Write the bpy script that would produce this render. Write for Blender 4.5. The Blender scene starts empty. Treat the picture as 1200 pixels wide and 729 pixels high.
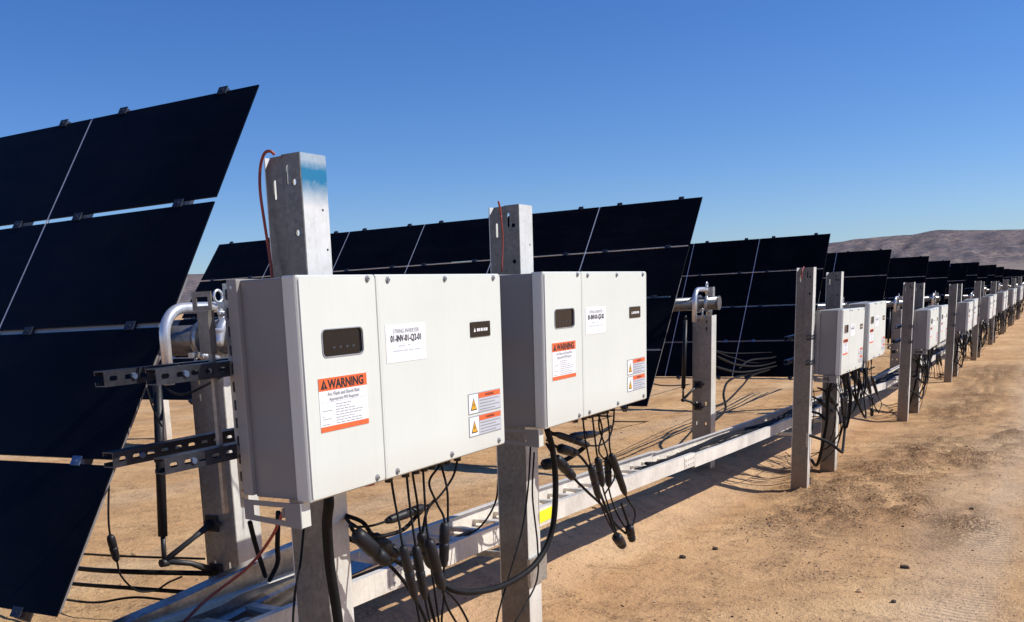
import bpy, bmesh, math, random
from mathutils import Vector, Matrix, noise
from mathutils.geometry import tessellate_polygon
random.seed(7)
scn = bpy.context.scene
COL = scn.collection
PI = math.pi
V = Vector

# ------------------------------------------------------------------ materials
def new_mat(name):
    m = bpy.data.materials.new(name); m.use_nodes = True
    nt = m.node_tree; b = nt.nodes['Principled BSDF']
    return m, nt, b
def nd(nt, typ, **kw):
    n = nt.nodes.new(typ)
    for k, v in kw.items():
        if k in n.inputs: n.inputs[k].default_value = v
        else: setattr(n, k, v)
    return n
def ramp(nt, fac, stops):
    r = nt.nodes.new('ShaderNodeValToRGB')
    e = r.color_ramp.elements
    while len(e) < len(stops): e.new(0.5)
    for i, (p, c) in enumerate(stops):
        e[i].position = p; e[i].color = (c[0], c[1], c[2], 1)
    nt.links.new(fac, r.inputs['Fac']); return r.outputs['Color']
def mixc(nt, fac, a, b, blend='MIX'):
    m = nt.nodes.new('ShaderNodeMix'); m.data_type = 'RGBA'; m.blend_type = blend
    for s, v in ((m.inputs[0], fac), (m.inputs[6], a), (m.inputs[7], b)):
        if hasattr(v, 'node'): nt.links.new(v, s)
        elif isinstance(v, (int, float)): s.default_value = v
        else: s.default_value = (v[0], v[1], v[2], 1)
    return m.outputs[2]
def coord(nt, scale=(1, 1, 1), which='Object'):
    tc = nt.nodes.new('ShaderNodeTexCoord'); mp = nt.nodes.new('ShaderNodeMapping')
    mp.inputs['Scale'].default_value = scale
    nt.links.new(tc.outputs[which], mp.inputs['Vector']); return mp.outputs['Vector']
def noi(nt, vec, scale, detail=4, rough=0.55, dist=0.0):
    n = nd(nt, 'ShaderNodeTexNoise', Scale=scale, Detail=detail, Roughness=rough, Distortion=dist)
    nt.links.new(vec, n.inputs['Vector']); return n.outputs['Fac']
def math_n(nt, op, a, b=0.0):
    m = nt.nodes.new('ShaderNodeMath'); m.operation = op
    for s, v in ((m.inputs[0], a), (m.inputs[1], b)):
        if hasattr(v, 'node'): nt.links.new(v, s)
        else: s.default_value = v
    return m.outputs[0]
def bump(nt, b, h, strength=0.2, dist=0.01):
    n = nd(nt, 'ShaderNodeBump', Strength=strength, Distance=dist)
    nt.links.new(h, n.inputs['Height']); nt.links.new(n.outputs[0], b.inputs['Normal'])

def simple(name, c, rough=0.5, metal=0.0, var=0.12, scale=6, stretch=(1, 1, 1), bmp=0.0, spec=0.5):
    m, nt, b = new_mat(name)
    v = coord(nt, stretch)
    n = noi(nt, v, scale)
    lo = [x * (1 - var) for x in c]; hi = [min(1, x * (1 + var)) for x in c]
    nt.links.new(ramp(nt, n, [(0.3, lo), (0.7, hi)]), b.inputs['Base Color'])
    n2 = noi(nt, v, scale * 3.1)
    mr = nd(nt, 'ShaderNodeMapRange'); mr.inputs['To Min'].default_value = max(0.02, rough - 0.08); mr.inputs['To Max'].default_value = min(1, rough + 0.08)
    nt.links.new(n2, mr.inputs['Value']); nt.links.new(mr.outputs[0], b.inputs['Roughness'])
    b.inputs['Metallic'].default_value = metal
    b.inputs['Specular IOR Level'].default_value = spec
    if bmp: bump(nt, b, noi(nt, v, scale * 8), bmp, 0.004)
    return m

def galv(name, base, metal=0.45, rough=0.42, paint=False, dirt=True):
    m, nt, b = new_mat(name)
    v = coord(nt)
    vo = nd(nt, 'ShaderNodeTexVoronoi', Scale=70.0); nt.links.new(v, vo.inputs['Vector'])
    bw = nt.nodes.new('ShaderNodeRGBToBW'); nt.links.new(vo.outputs['Color'], bw.inputs[0])
    big = noi(nt, v, 3.0, 5, 0.6, 0.4)
    st = noi(nt, coord(nt, (14, 14, 1.2)), 3.0, 4, 0.6)
    c1 = ramp(nt, big, [(0.3, [x * 0.80 for x in base]), (0.7, [min(1, x * 1.1) for x in base])])
    c2 = mixc(nt, 0.20, c1, bw.outputs[0], 'OVERLAY')
    c3 = mixc(nt, math_n(nt, 'MULTIPLY', ramp(nt, st, [(0.5, (0, 0, 0)), (0.75, (1, 1, 1))]), 0.35), c2, [x * 0.62 for x in base])
    scr = noi(nt, coord(nt, (90, 90, 3)), 2.0, 3, 0.8)
    c3 = mixc(nt, math_n(nt, 'MULTIPLY', ramp(nt, scr, [(0.60, (0, 0, 0)), (0.64, (1, 1, 1))]), 0.22), c3, [min(1, x * 1.35) for x in base])
    if dirt:
        sx = nt.nodes.new('ShaderNodeSeparateXYZ'); nt.links.new(v, sx.inputs[0])
        mr = nd(nt, 'ShaderNodeMapRange'); mr.inputs['From Min'].default_value = 0.35; mr.inputs['From Max'].default_value = 0.0
        nt.links.new(sx.outputs[2], mr.inputs['Value'])
        f = math_n(nt, 'MULTIPLY', mr.outputs[0], math_n(nt, 'MULTIPLY', noi(nt, v, 18.0, 5), 1.1))
        c3 = mixc(nt, f, c3, (0.36, 0.25, 0.15))
    if paint:
        sx = nt.nodes.new('ShaderNodeSeparateXYZ'); nt.links.new(v, sx.inputs[0])
        mr = nd(nt, 'ShaderNodeMapRange'); mr.inputs['From Min'].default_value = 1.955; mr.inputs['From Max'].default_value = 2.045
        nt.links.new(sx.outputs[2], mr.inputs['Value'])
        mr2 = nd(nt, 'ShaderNodeMapRange'); mr2.inputs['From Min'].default_value = 2.115; mr2.inputs['From Max'].default_value = 2.06
        nt.links.new(sx.outputs[2], mr2.inputs['Value'])
        f = math_n(nt, 'MULTIPLY', mr.outputs[0], mr2.outputs[0])
        f2 = math_n(nt, 'MULTIPLY', mr.outputs[0], 0.42)
        f = math_n(nt, 'MAXIMUM', f, f2)
        # sprayed only on the flange that faces the aisle
        mr3 = nd(nt, 'ShaderNodeMapRange'); mr3.inputs['From Min'].default_value = 0.02; mr3.inputs['From Max'].default_value = 0.006
        nt.links.new(sx.outputs[1], mr3.inputs['Value'])
        f = math_n(nt, 'MULTIPLY', math_n(nt, 'MULTIPLY', f, mr3.outputs[0]), math_n(nt, 'MULTIPLY', math_n(nt, 'ADD', noi(nt, v, 26.0, 5, 0.7), 0.45), 1.2))
        c3 = mixc(nt, f, c3, (0.02, 0.20, 0.36))
    nt.links.new(c3, b.inputs['Base Color'])
    b.inputs['Metallic'].default_value = metal
    mr = nd(nt, 'ShaderNodeMapRange'); mr.inputs['To Min'].default_value = rough - 0.1; mr.inputs['To Max'].default_value = rough + 0.14
    nt.links.new(big, mr.inputs['Value']); nt.links.new(mr.outputs[0], b.inputs['Roughness'])
    bump(nt, b, noi(nt, v, 30.0, 3), 0.12, 0.004)
    return m

M = {}
M['post'] = galv('post_steel', (0.82, 0.80, 0.73), 0.3)
M['web'] = galv('post_steel_shaded', (0.225, 0.21, 0.185), 0.5)  # web sides darker than the flanges: their shade is put into the colour
M['web_light'] = galv('post_steel_tracker', (0.36, 0.345, 0.31), 0.5)  # tracker webs: painted shade again, a lighter tone than the stand posts
M['iron'] = simple('dark_iron', (0.05, 0.05, 0.052), 0.5, 0.5)
M['post_paint'] = galv('post_steel_blue_spray', (0.84, 0.82, 0.75), 0.3, paint=True)
M['galv'] = galv('galvanised', (0.50, 0.50, 0.48), 0.75, 0.34, dirt=False)
M['tray'] = galv('tray_steel', (0.80, 0.75, 0.66), 0.12, 0.42, dirt=False)
M['lid'] = galv('tray_cover_steel', (0.36, 0.33, 0.31), 0.95, 0.2, dirt=False)
M['strut'] = galv('strut_steel', (0.085, 0.09, 0.11), 0.75, 0.34, dirt=False)
M['pipe'] = galv('bent_pipe', (0.74, 0.74, 0.74), 0.6, 0.28, dirt=False)
M['tube'] = galv('torque_tube_steel', (0.22, 0.215, 0.21), 0.8, 0.3, dirt=False)
M['rail'] = simple('aluminium_rail', (0.60, 0.59, 0.55), 0.4, 0.4)
M['seam'] = simple('seam_strip', (0.62, 0.63, 0.66), 0.45, 0.0)
M['edge'] = simple('edge_strip', (0.22, 0.21, 0.21), 0.5, 0.2)
M['clip'] = simple('clip_dark', (0.02, 0.026, 0.042), 0.45, 0.2)
M['clip_steel'] = simple('clip_steel', (0.16, 0.22, 0.34), 0.35, 0.6)
M['rubber'] = simple('cable_black', (0.009, 0.009, 0.010), 0.62, 0, 0.4, 20, spec=0.18)
M['conn'] = simple('connector_black', (0.014, 0.014, 0.017), 0.45, 0, 0.3, 30, bmp=0.2, spec=0.35)
M['red'] = simple('cable_red', (0.33, 0.055, 0.03), 0.5, 0, 0.3, 10)
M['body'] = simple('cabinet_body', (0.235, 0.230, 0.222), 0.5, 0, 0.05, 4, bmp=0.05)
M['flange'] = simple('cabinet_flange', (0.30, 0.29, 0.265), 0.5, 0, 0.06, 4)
M['blackp'] = simple('black_plastic', (0.005, 0.005, 0.007), 0.14, 0, 0.2, 10)
M['ink'] = simple('ink_black', (0.02, 0.02, 0.02), 0.6)
M['inkgrey'] = simple('ink_grey', (0.30, 0.31, 0.33), 0.6)
M['lamp_mark'] = simple('mark_dim', (0.035, 0.037, 0.045), 0.5)
M['paper'] = simple('sticker_white', (0.86, 0.86, 0.87), 0.5, 0, 0.02)
M['grey_panel'] = simple('sticker_grey', (0.55, 0.56, 0.60), 0.5, 0, 0.06)
M['orange'] = simple('sticker_orange', (0.85, 0.14, 0.035), 0.5, 0, 0.06)
M['amber'] = simple('sticker_amber', (0.85, 0.42, 0.02), 0.5, 0, 0.05)
M['yellow'] = simple('label_yellow', (0.88, 0.80, 0.02), 0.5, 0, 0.05)
M['redplug'] = simple('plug_red', (0.35, 0.04, 0.03), 0.5)
M['dusty'] = simple('cable_dusty', (0.30, 0.17, 0.10), 0.8, 0, 0.3, 10)

def mk_paint():
    m, nt, b = new_mat('cabinet_paint')
    v = coord(nt)
    n = noi(nt, v, 2.2, 5, 0.6)
    c = ramp(nt, n, [(0.3, (0.655, 0.68, 0.615)), (0.7, (0.71, 0.735, 0.67))])
    sx = nt.nodes.new('ShaderNodeSeparateXYZ'); nt.links.new(v, sx.inputs[0])
    st = noi(nt, coord(nt, (30, 30, 1.5)), 2.0, 4)
    f = math_n(nt, 'MULTIPLY', ramp(nt, st, [(0.54, (0, 0, 0)), (0.80, (1, 1, 1))]), 0.13)
    c = mixc(nt, f, c, (0.50, 0.47, 0.40))
    mr = nd(nt, 'ShaderNodeMapRange'); mr.inputs['From Min'].default_value = 0.10; mr.inputs['From Max'].default_value = 0.0
    nt.links.new(sx.outputs[2], mr.inputs['Value'])
    c = mixc(nt, math_n(nt, 'MULTIPLY', mr.outputs[0], math_n(nt, 'MULTIPLY', noi(nt, v, 9.0, 5), 0.35)), c, (0.48, 0.38, 0.27))
    nt.links.new(c, b.inputs['Base Color'])
    b.inputs['Roughness'].default_value = 0.42
    bump(nt, b, noi(nt, v, 260.0, 2), 0.06, 0.002)
    return m
M['paint'] = mk_paint()

def mk_module():
    m, nt, b = new_mat('module_glass')
    v = coord(nt)
    n = noi(nt, v, 1.7, 4, 0.6)
    nt.links.new(ramp(nt, n, [(0.3, (0.0016, 0.0018, 0.0034)), (0.7, (0.0034, 0.0038, 0.0072))]), b.inputs['Base Color'])
    du = ramp(nt, noi(nt, coord(nt, (1.5, 1.5, 7)), 1.3, 6, 0.7, 0.4), [(0.45, (0, 0, 0)), (0.8, (1, 1, 1))])
    nt.links.new(mixc(nt, math_n(nt, 'MULTIPLY', du, 0.022), b.inputs['Base Color'].links[0].from_socket, (0.20, 0.16, 0.12)), b.inputs['Base Color'])
    mr = nd(nt, 'ShaderNodeMapRange'); mr.inputs['To Min'].default_value = 0.16; mr.inputs['To Max'].default_value = 0.34
    nt.links.new(noi(nt, v, 5.0, 5), mr.inputs['Value']); nt.links.new(mr.outputs[0], b.inputs['Roughness'])
    b.inputs['Specular IOR Level'].default_value = 0.07
    return m
M['module'] = mk_module()

def mk_ground():
    m, nt, b = new_mat('desert_soil')
    w = coord(nt, (1, 1, 1))
    big = noi(nt, w, 0.55, 6, 0.62, 0.5)
    med = noi(nt, w, 3.1, 6, 0.68, 0.7)
    fine = noi(nt, w, 26.0, 5, 0.7)
    grit = noi(nt, w, 95.0, 3, 0.75)
    c = ramp(nt, big, [(0.28, (0.49, 0.275, 0.130)), (0.5, (0.66, 0.40, 0.195)), (0.72, (0.79, 0.53, 0.275))])
    f = ramp(nt, med, [(0.47, (0, 0, 0)), (0.66, (1, 1, 1))])
    c = mixc(nt, math_n(nt, 'MULTIPLY', f, 0.28), c, (0.36, 0.21, 0.105))
    spk = ramp(nt, noi(nt, coord(nt, (1, 1.6, 1)), 30.0, 5, 0.8), [(0.49, (0, 0, 0)), (0.55, (1, 1, 1))])
    c = mixc(nt, math_n(nt, 'MULTIPLY', math_n(nt, 'MULTIPLY', f, spk), 0.75), c, (0.15, 0.085, 0.045))
    f = ramp(nt, fine, [(0.55, (0, 0, 0)), (0.72, (1, 1, 1))])
    c = mixc(nt, math_n(nt, 'MULTIPLY', f, 0.35), c, (0.22, 0.135, 0.075))
    f = ramp(nt, grit, [(0.60, (0, 0, 0)), (0.78, (1, 1, 1))])
    c = mixc(nt, math_n(nt, 'MULTIPLY', f, 0.30), c, (0.16, 0.10, 0.06))
    # wheel-worn pale bands that run along the aisle
    sx = nt.nodes.new('ShaderNodeSeparateXYZ'); nt.links.new(w, sx.inputs[0])
    wob = math_n(nt, 'MULTIPLY', math_n(nt, 'SUBTRACT', noi(nt, coord(nt, (0.18, 0.5, 1)), 1.0, 3), 0.5), 0.9)
    yy = math_n(nt, 'ADD', sx.outputs[1], wob)
    band = math_n(nt, 'SINE', math_n(nt, 'MULTIPLY', yy, 2.9))
    bf = ramp(nt, band, [(0.55, (0, 0, 0)), (0.95, (1, 1, 1))])
    c = mixc(nt, math_n(nt, 'MULTIPLY', bf, 0.32), c, (0.66, 0.48, 0.31))
    # streaks stretched along the travel direction
    sk = noi(nt, coord(nt, (1.1, 7.5, 1)), 1.6, 6, 0.7, 0.3)
    sf = ramp(nt, sk, [(0.54, (0, 0, 0)), (0.68, (1, 1, 1))])
    c = mixc(nt, math_n(nt, 'MULTIPLY', math_n(nt, 'MULTIPLY', sf, math_n(nt, 'ADD', spk, 0.35)), 0.5), c, (0.25, 0.145, 0.075))
    a2 = nt.nodes.new('ShaderNodeAttribute'); a2.attribute_name = 'rut'
    wv = nd(nt, 'ShaderNodeTexWave', Scale=5.2, Distortion=1.2); wv.wave_type = 'BANDS'; wv.bands_direction = 'X'
    nt.links.new(w, wv.inputs['Vector'])
    c = mixc(nt, math_n(nt, 'MULTIPLY', a2.outputs['Fac'], math_n(nt, 'ADD', 0.42, math_n(nt, 'MULTIPLY', wv.outputs['Fac'], 0.22))), c, (0.66, 0.49, 0.32))
    at = nt.nodes.new('ShaderNodeAttribute'); at.attribute_name = 'dug'
    c = mixc(nt, math_n(nt, 'MULTIPLY', at.outputs['Fac'], math_n(nt, 'ADD', math_n(nt, 'MULTIPLY', spk, 0.62), 0.22)), c, (0.235, 0.125, 0.062))
    nt.links.new(c, b.inputs['Base Color'])
    b.inputs['Roughness'].default_value = 0.95
    b.inputs['Specular IOR Level'].default_value = 0.15
    h = math_n(nt, 'ADD', math_n(nt, 'MULTIPLY', fine, 0.55), math_n(nt, 'MULTIPLY', grit, 0.25))
    h = math_n(nt, 'ADD', h, math_n(nt, 'MULTIPLY', med, 0.7))
    h = math_n(nt, 'ADD', h, math_n(nt, 'MULTIPLY', math_n(nt, 'MULTIPLY', wv.outputs['Fac'], a2.outputs['Fac']), 0.35))
    h = math_n(nt, 'ADD', h, math_n(nt, 'MULTIPLY', math_n(nt, 'MULTIPLY', spk, at.outputs['Fac']), 0.9))
    bump(nt, b, h, 0.8, 0.05)
    return m
M['ground'] = mk_ground()

def mk_hill():
    m, nt, b = new_mat('far_hills')
    w = coord(nt, (0.3, 1, 2.2))
    a = noi(nt, w, 0.011, 7, 0.7, 0.6)
    c2 = noi(nt, w, 0.035, 5, 0.75, 1.0)
    c = ramp(nt, a, [(0.33, (0.075, 0.055, 0.055)), (0.5, (0.17, 0.12, 0.095)), (0.66, (0.33, 0.235, 0.165))])
    f = ramp(nt, c2, [(0.49, (0, 0, 0)), (0.55, (1, 1, 1))])
    c = mixc(nt, math_n(nt, 'MULTIPLY', f, 0.9), c, (0.045, 0.04, 0.045))
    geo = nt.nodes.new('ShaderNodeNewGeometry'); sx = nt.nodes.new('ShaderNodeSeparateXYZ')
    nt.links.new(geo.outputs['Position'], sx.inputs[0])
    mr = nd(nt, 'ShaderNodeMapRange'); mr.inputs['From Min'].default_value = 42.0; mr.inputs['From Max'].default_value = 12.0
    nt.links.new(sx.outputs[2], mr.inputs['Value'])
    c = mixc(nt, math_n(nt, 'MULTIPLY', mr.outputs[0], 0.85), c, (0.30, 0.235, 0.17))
    c = mixc(nt, 0.30, c, (0.225, 0.225, 0.27))  # bluish distance haze painted into the hill colour
    nt.links.new(c, b.inputs['Base Color']); b.inputs['Roughness'].default_value = 1.0
    b.inputs['Specular IOR Level'].default_value = 0.0
    return m
M['hill'] = mk_hill()
M['stone'] = simple('clod', (0.38, 0.235, 0.125), 0.95, 0, 0.5, 9)
M['stone_pale'] = simple('clod_pale', (0.50, 0.36, 0.23), 0.95, 0, 0.4, 9)
M['stone_dark'] = simple('clod_dark', (0.07, 0.05, 0.035), 0.95, 0, 0.5, 9)

# ------------------------------------------------------------------ mesh helpers
class MB:
    def __init__(s): s.v = []; s.f = []; s.mi = []; s.sm = []
    def add(s, vs, fs, mi=0, smooth=False):
        b = len(s.v); s.v += [V(p) for p in vs]
        for f in fs: s.f.append([b + i for i in f]); s.mi.append(mi); s.sm.append(smooth)
        return s
    def box(s, x0, y0, z0, x1, y1, z1, mi=0, bev=0.0, seg=2):
        if bev:
            bm = bmesh.new(); bmesh.ops.create_cube(bm, size=1)
            for v in bm.verts: v.co = V(((x0 + x1) / 2 + v.co.x * (x1 - x0), (y0 + y1) / 2 + v.co.y * (y1 - y0), (z0 + z1) / 2 + v.co.z * (z1 - z0)))
            bmesh.ops.bevel(bm, geom=list(bm.edges), offset=bev, segments=seg, affect='EDGES', profile=0.5)
            bm.verts.index_update()
            s.add([v.co.copy() for v in bm.verts], [[v.index for v in f.verts] for f in bm.faces], mi); bm.free(); return s
        vs = [(x, y, z) for x in (x0, x1) for y in (y0, y1) for z in (z0, z1)]
        return s.add(vs, [(0, 1, 3, 2), (4, 6, 7, 5), (0, 4, 5, 1), (2, 3, 7, 6), (0, 2, 6, 4), (1, 5, 7, 3)], mi)
    def obox(s, c, ax, ay, az, mi=0):
        """box centred at c with half-axis vectors"""
        c = V(c); vs = [c + ax * i + ay * j + az * k for i in (-1, 1) for j in (-1, 1) for k in (-1, 1)]
        return s.add(vs, [(0, 1, 3, 2), (4, 6, 7, 5), (0, 4, 5, 1), (2, 3, 7, 6), (0, 2, 6, 4), (1, 5, 7, 3)], mi)
    def tube(s, pts, r, n=8, mi=0, caps=True):
        pts = [V(p) for p in pts]; rr = r if isinstance(r, (list, tuple)) else [r] * len(pts)
        T = []
        for i in range(len(pts)):
            t = pts[min(i + 1, len(pts) - 1)] - pts[max(i - 1, 0)]
            T.append(t.normalized() if t.length > 1e-9 else V((0, 0, 1)))
        a = V((0, 0, 1)) if abs(T[0].z) < 0.9 else V((1, 0, 0))
        u = (a - T[0] * a.dot(T[0])).normalized(); vs = []
        for i, p in enumerate(pts):
            u = (u - T[i] * u.dot(T[i])).normalized(); w = T[i].cross(u)
            for k in range(n):
                an = 2 * PI * k / n; vs.append(p + (u * math.cos(an) + w * math.sin(an)) * rr[i])
        fs = []
        for i in range(len(pts) - 1):
            for k in range(n):
                k2 = (k + 1) % n; fs.append((i * n + k, i * n + k2, (i + 1) * n + k2, (i + 1) * n + k))
        s.add(vs, fs, mi, True)
        if caps:
            b = len(s.v) - len(vs)
            s.f.append([b + k for k in range(n)][::-1]); s.mi.append(mi); s.sm.append(False)
            s.f.append([b + (len(pts) - 1) * n + k for k in range(n)]); s.mi.append(mi); s.sm.append(False)
        return s
    def plate(s, outer, holes, fn, t0, t1, mi=0):
        """flat sheet with real holes; fn(a,b,t) maps sheet coordinates to space"""
        loops = [outer] + list(holes)
        flat = [p for l in loops for p in l]
        tris = tessellate_polygon([[V((p[0], p[1], 0)) for p in l] for l in loops])
        n = len(flat)
        vs = [fn(p[0], p[1], t0) for p in flat] + [fn(p[0], p[1], t1) for p in flat]
        fs = [list(t) for t in tris] + [[i + n for i in t][::-1] for t in tris]
        b = 0
        for l in loops:
            m = len(l)
            for i in range(m):
                j = (i + 1) % m; fs.append([b + i, b + j, b + j + n, b + i + n])
            b += m
        return s.add(vs, fs, mi)
    def build(s, name, mats, parent=None, root=None):
        """vertices are in scene coordinates; the object's own origin is taken out"""
        me = bpy.data.meshes.new(name)
        off = root.get('_o') if root is not None else None
        off = V(off) if off is not None else V((0, 0, 0))
        me.from_pydata([tuple(p - off) for p in s.v], [], s.f); me.update()
        for m in (mats if isinstance(mats, (list, tuple)) else [mats]): me.materials.append(m)
        me.polygons.foreach_set('material_index', s.mi); me.polygons.foreach_set('use_smooth', s.sm)
        bm = bmesh.new(); bm.from_mesh(me); bmesh.ops.recalc_face_normals(bm, faces=bm.faces); bm.to_mesh(me); bm.free()
        o = bpy.data.objects.new(name, me); COL.objects.link(o)
        if parent is not None: o.parent = parent
        return o

def circ(cx, cy, r, n=12): return [(cx + r * math.cos(2 * PI * k / n), cy + r * math.sin(2 * PI * k / n)) for k in range(n)]
def slot(cx, cy, w, h, n=4):
    """rounded slot, w x h"""
    r = min(w, h) / 2; out = []
    dx, dy = w / 2 - r, h / 2 - r
    for (sx, sy, a0) in ((1, 1, 0), (-1, 1, 90), (-1, -1, 180), (1, -1, 270)):
        for k in range(n + 1):
            a = math.radians(a0 + 90 * k / n); p = (cx + sx * dx + r * math.cos(a), cy + sy * dy + r * math.sin(a))
            if not out or (abs(out[-1][0] - p[0]) + abs(out[-1][1] - p[1])) > 1e-6: out.append(p)
    if (abs(out[-1][0] - out[0][0]) + abs(out[-1][1] - out[0][1])) < 1e-6: out.pop()
    return out
def rrect(x0, y0, x1, y1, r, n=4):
    out = []
    for (cx, cy, a0) in ((x1 - r, y1 - r, 0), (x0 + r, y1 - r, 90), (x0 + r, y0 + r, 180), (x1 - r, y0 + r, 270)):
        for k in range(n + 1):
            a = math.radians(a0 + 90 * k / n); out.append((cx + r * math.cos(a), cy + r * math.sin(a)))
    return out

def tag(o, label=None, cat=None, group=None, kind=None):
    if label: o['label'] = label
    if cat: o['category'] = cat
    if group: o['group'] = group
    if kind: o['kind'] = kind
    return o
def thing(name, loc, label, cat, group=None):
    o = bpy.data.objects.new(name, None); COL.objects.link(o); o.location = loc
    o.empty_display_size = 0.1; o['_o'] = list(loc)
    return tag(o, label, cat, group)
def kids(o): return [c for c in bpy.data.objects if c.parent == o]
def dup(o, delta, label=None, group=None, depth=3):
    def rec(src, par):
        c = src.copy(); COL.objects.link(c)
        if par is not None: c.parent = par
        if depth_left[0] > 0:
            for ch in KIDS.get(src.name, []): rec(ch, c)
        return c
    depth_left = [depth]
    r = rec(o, None); r.location = o.location + V(delta)
    if label: r['label'] = label
    if group: r['group'] = group
    return r
KIDS = {}
def index_kids():
    KIDS.clear()
    for o in bpy.data.objects:
        if o.parent is not None: KIDS.setdefault(o.parent.name, []).append(o)

def spline(pts, sub=8):
    pts = [V(p) for p in pts]
    if len(pts) < 3: return [pts[0].lerp(pts[-1], k / sub) for k in range(sub + 1)]
    P = [pts[0] * 2 - pts[1]] + pts + [pts[-1] * 2 - pts[-2]]; out = []
    for i in range(1, len(P) - 2):
        a, b, c, d = P[i - 1:i + 3]
        for k in range(sub):
            t = k / sub
            out.append(0.5 * ((2 * b) + (c - a) * t + (2 * a - 5 * b + 4 * c - d) * t * t + (3 * b - a - 3 * c + d) * t ** 3))
    out.append(pts[-1]); return out

# ------------------------------------------------------------------ terrain
GX = [(-30, -1.5), (0, -1.58), (2.5, -1.66), (4, -1.71), (7, -1.83), (9.8, -1.95), (13, -2.06), (17, -2.19), (22, -2.24), (27, -2.25), (32, -2.28), (40, -2.31), (60, -2.32), (90, -2.3), (200, -2.2), (9000, -2.2)]
def gx(x):
    for (a, za), (b, zb) in zip(GX, GX[1:]):
        if x <= b:
            t = (x - a) / (b - a); return za + (zb - za) * t
    return GX[-1][1]
def smooth_g(x): return (gx(x - 1.2) + gx(x) + gx(x + 1.2)) / 3 if x < 200 else gx(x)
def dug(x, y):
    """loose dark spoil around the driven posts"""
    d = 0.0
    for (cx, cy, rx, ry) in ((10.6, 1.65, 1.5, 0.6), (9.3, 1.15, 0.9, 0.35), (8.6, 1.6, 0.8, 0.4), (21, 1.3, 3, 0.5), (13.5, 1.3, 1.6, .5), (11.2, 1.45, 1.7, 0.55), (12.6, 0.9, 1.3, 0.45), (9.7, 1.8, 0.7, 0.35), (18.5, 1.4, 2.2, 0.6), (26, 1.3, 3, 0.7), (15.2, 0.5, 1.5, 0.3), (8.6, 0.55, 0.8, 0.2)):
        q = ((x - cx) / rx) ** 2 + ((y - cy) / ry) ** 2
        d = max(d, math.exp(-q * 1.3))
    return min(1.0, max(0.0, d * (0.7 + 1.3 * noise.noise(V((x * 2.2, y * 4.5, 4.4))) + 0.9 * noise.noise(V((x * 7, y * 11, 8.4))))))
def rut(x, y):
    if not -40 < x < 120: return 0.0
    c0 = .34 + .07 * math.sin(x * .35); c1 = -1.25 + .07 * math.sin(x * .35 + .4)
    v = max(math.exp(-((y - c0) / .17) ** 4), math.exp(-((y - c1) / .17) ** 4))
    return v * max(0.0, min(1.0, .8 + .9 * noise.noise(V((x * .8, y * 3, 2)))))
def gz(x, y):
    z = smooth_g(x) - .014 * rut(x, y)
    t = min(1.0, max(0.0, (y - 2.35) / .75)); z += .15 * t * t * (3 - 2 * t)
    far = min(1.0, 30.0 / (1 + abs(x) + abs(y)))
    z += 0.035 * far * noise.noise(V((x * 0.45, y * 0.8, 3.1)))
    z += 0.013 * far * noise.noise(V((x * 2.1, y * 3.2, 7.7)))
    if abs(x) < 30 and abs(y) < 25:
        z += 0.007 * noise.noise(V((x * 9, y * 9, 1.7)))
        d = dug(x, y)
        if d > 0.02: z += d * (0.030 + 0.040 * abs(noise.noise(V((x * 8, y * 8, 5.5)))) + 0.035 * abs(noise.noise(V((x * 15, y * 15, 9.5)))))
    return z
def graded(lo, a, b, hi, step, grow):
    xs = []; x = a
    while x < b: xs.append(x); x += step
    xs.append(b); s = step; x = b
    while x < hi: s *= grow; x += s; xs.append(min(x, hi))
    s = step; x = a; pre = []
    while x > lo: s *= grow; x -= s; pre.append(max(x, lo))
    return pre[::-1] + xs
def build_ground():
    xs = graded(-400, 3.0, 14.0, 9000, 0.05, 1.055)
    ys = graded(-9000, -0.6, 6.4, 9000, 0.045, 1.055)
    nx, ny = len(xs), len(ys)
    vs = []; dg = []; rt = []
    for x in xs:
        for y in ys:
            vs.append((x, y, gz(x, y))); dg.append(dug(x, y) if abs(x) < 40 else 0); rt.append(rut(x, y) if abs(y) < 4 else 0)
    fs = [(i * ny + j, (i + 1) * ny + j, (i + 1) * ny + j + 1, i * ny + j + 1) for i in range(nx - 1) for j in range(ny - 1)]
    me = bpy.data.meshes.new('ground'); me.from_pydata(vs, [], fs); me.update()
    at = me.attributes.new('dug', 'FLOAT', 'POINT'); at.data.foreach_set('value', dg)
    at = me.attributes.new('rut', 'FLOAT', 'POINT'); at.data.foreach_set('value', rt)
    me.polygons.foreach_set('use_smooth', [True] * len(fs)); me.materials.append(M['ground'])
    o = bpy.data.objects.new('ground', me); COL.objects.link(o); tag(o, kind='structure')
build_ground()

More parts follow.
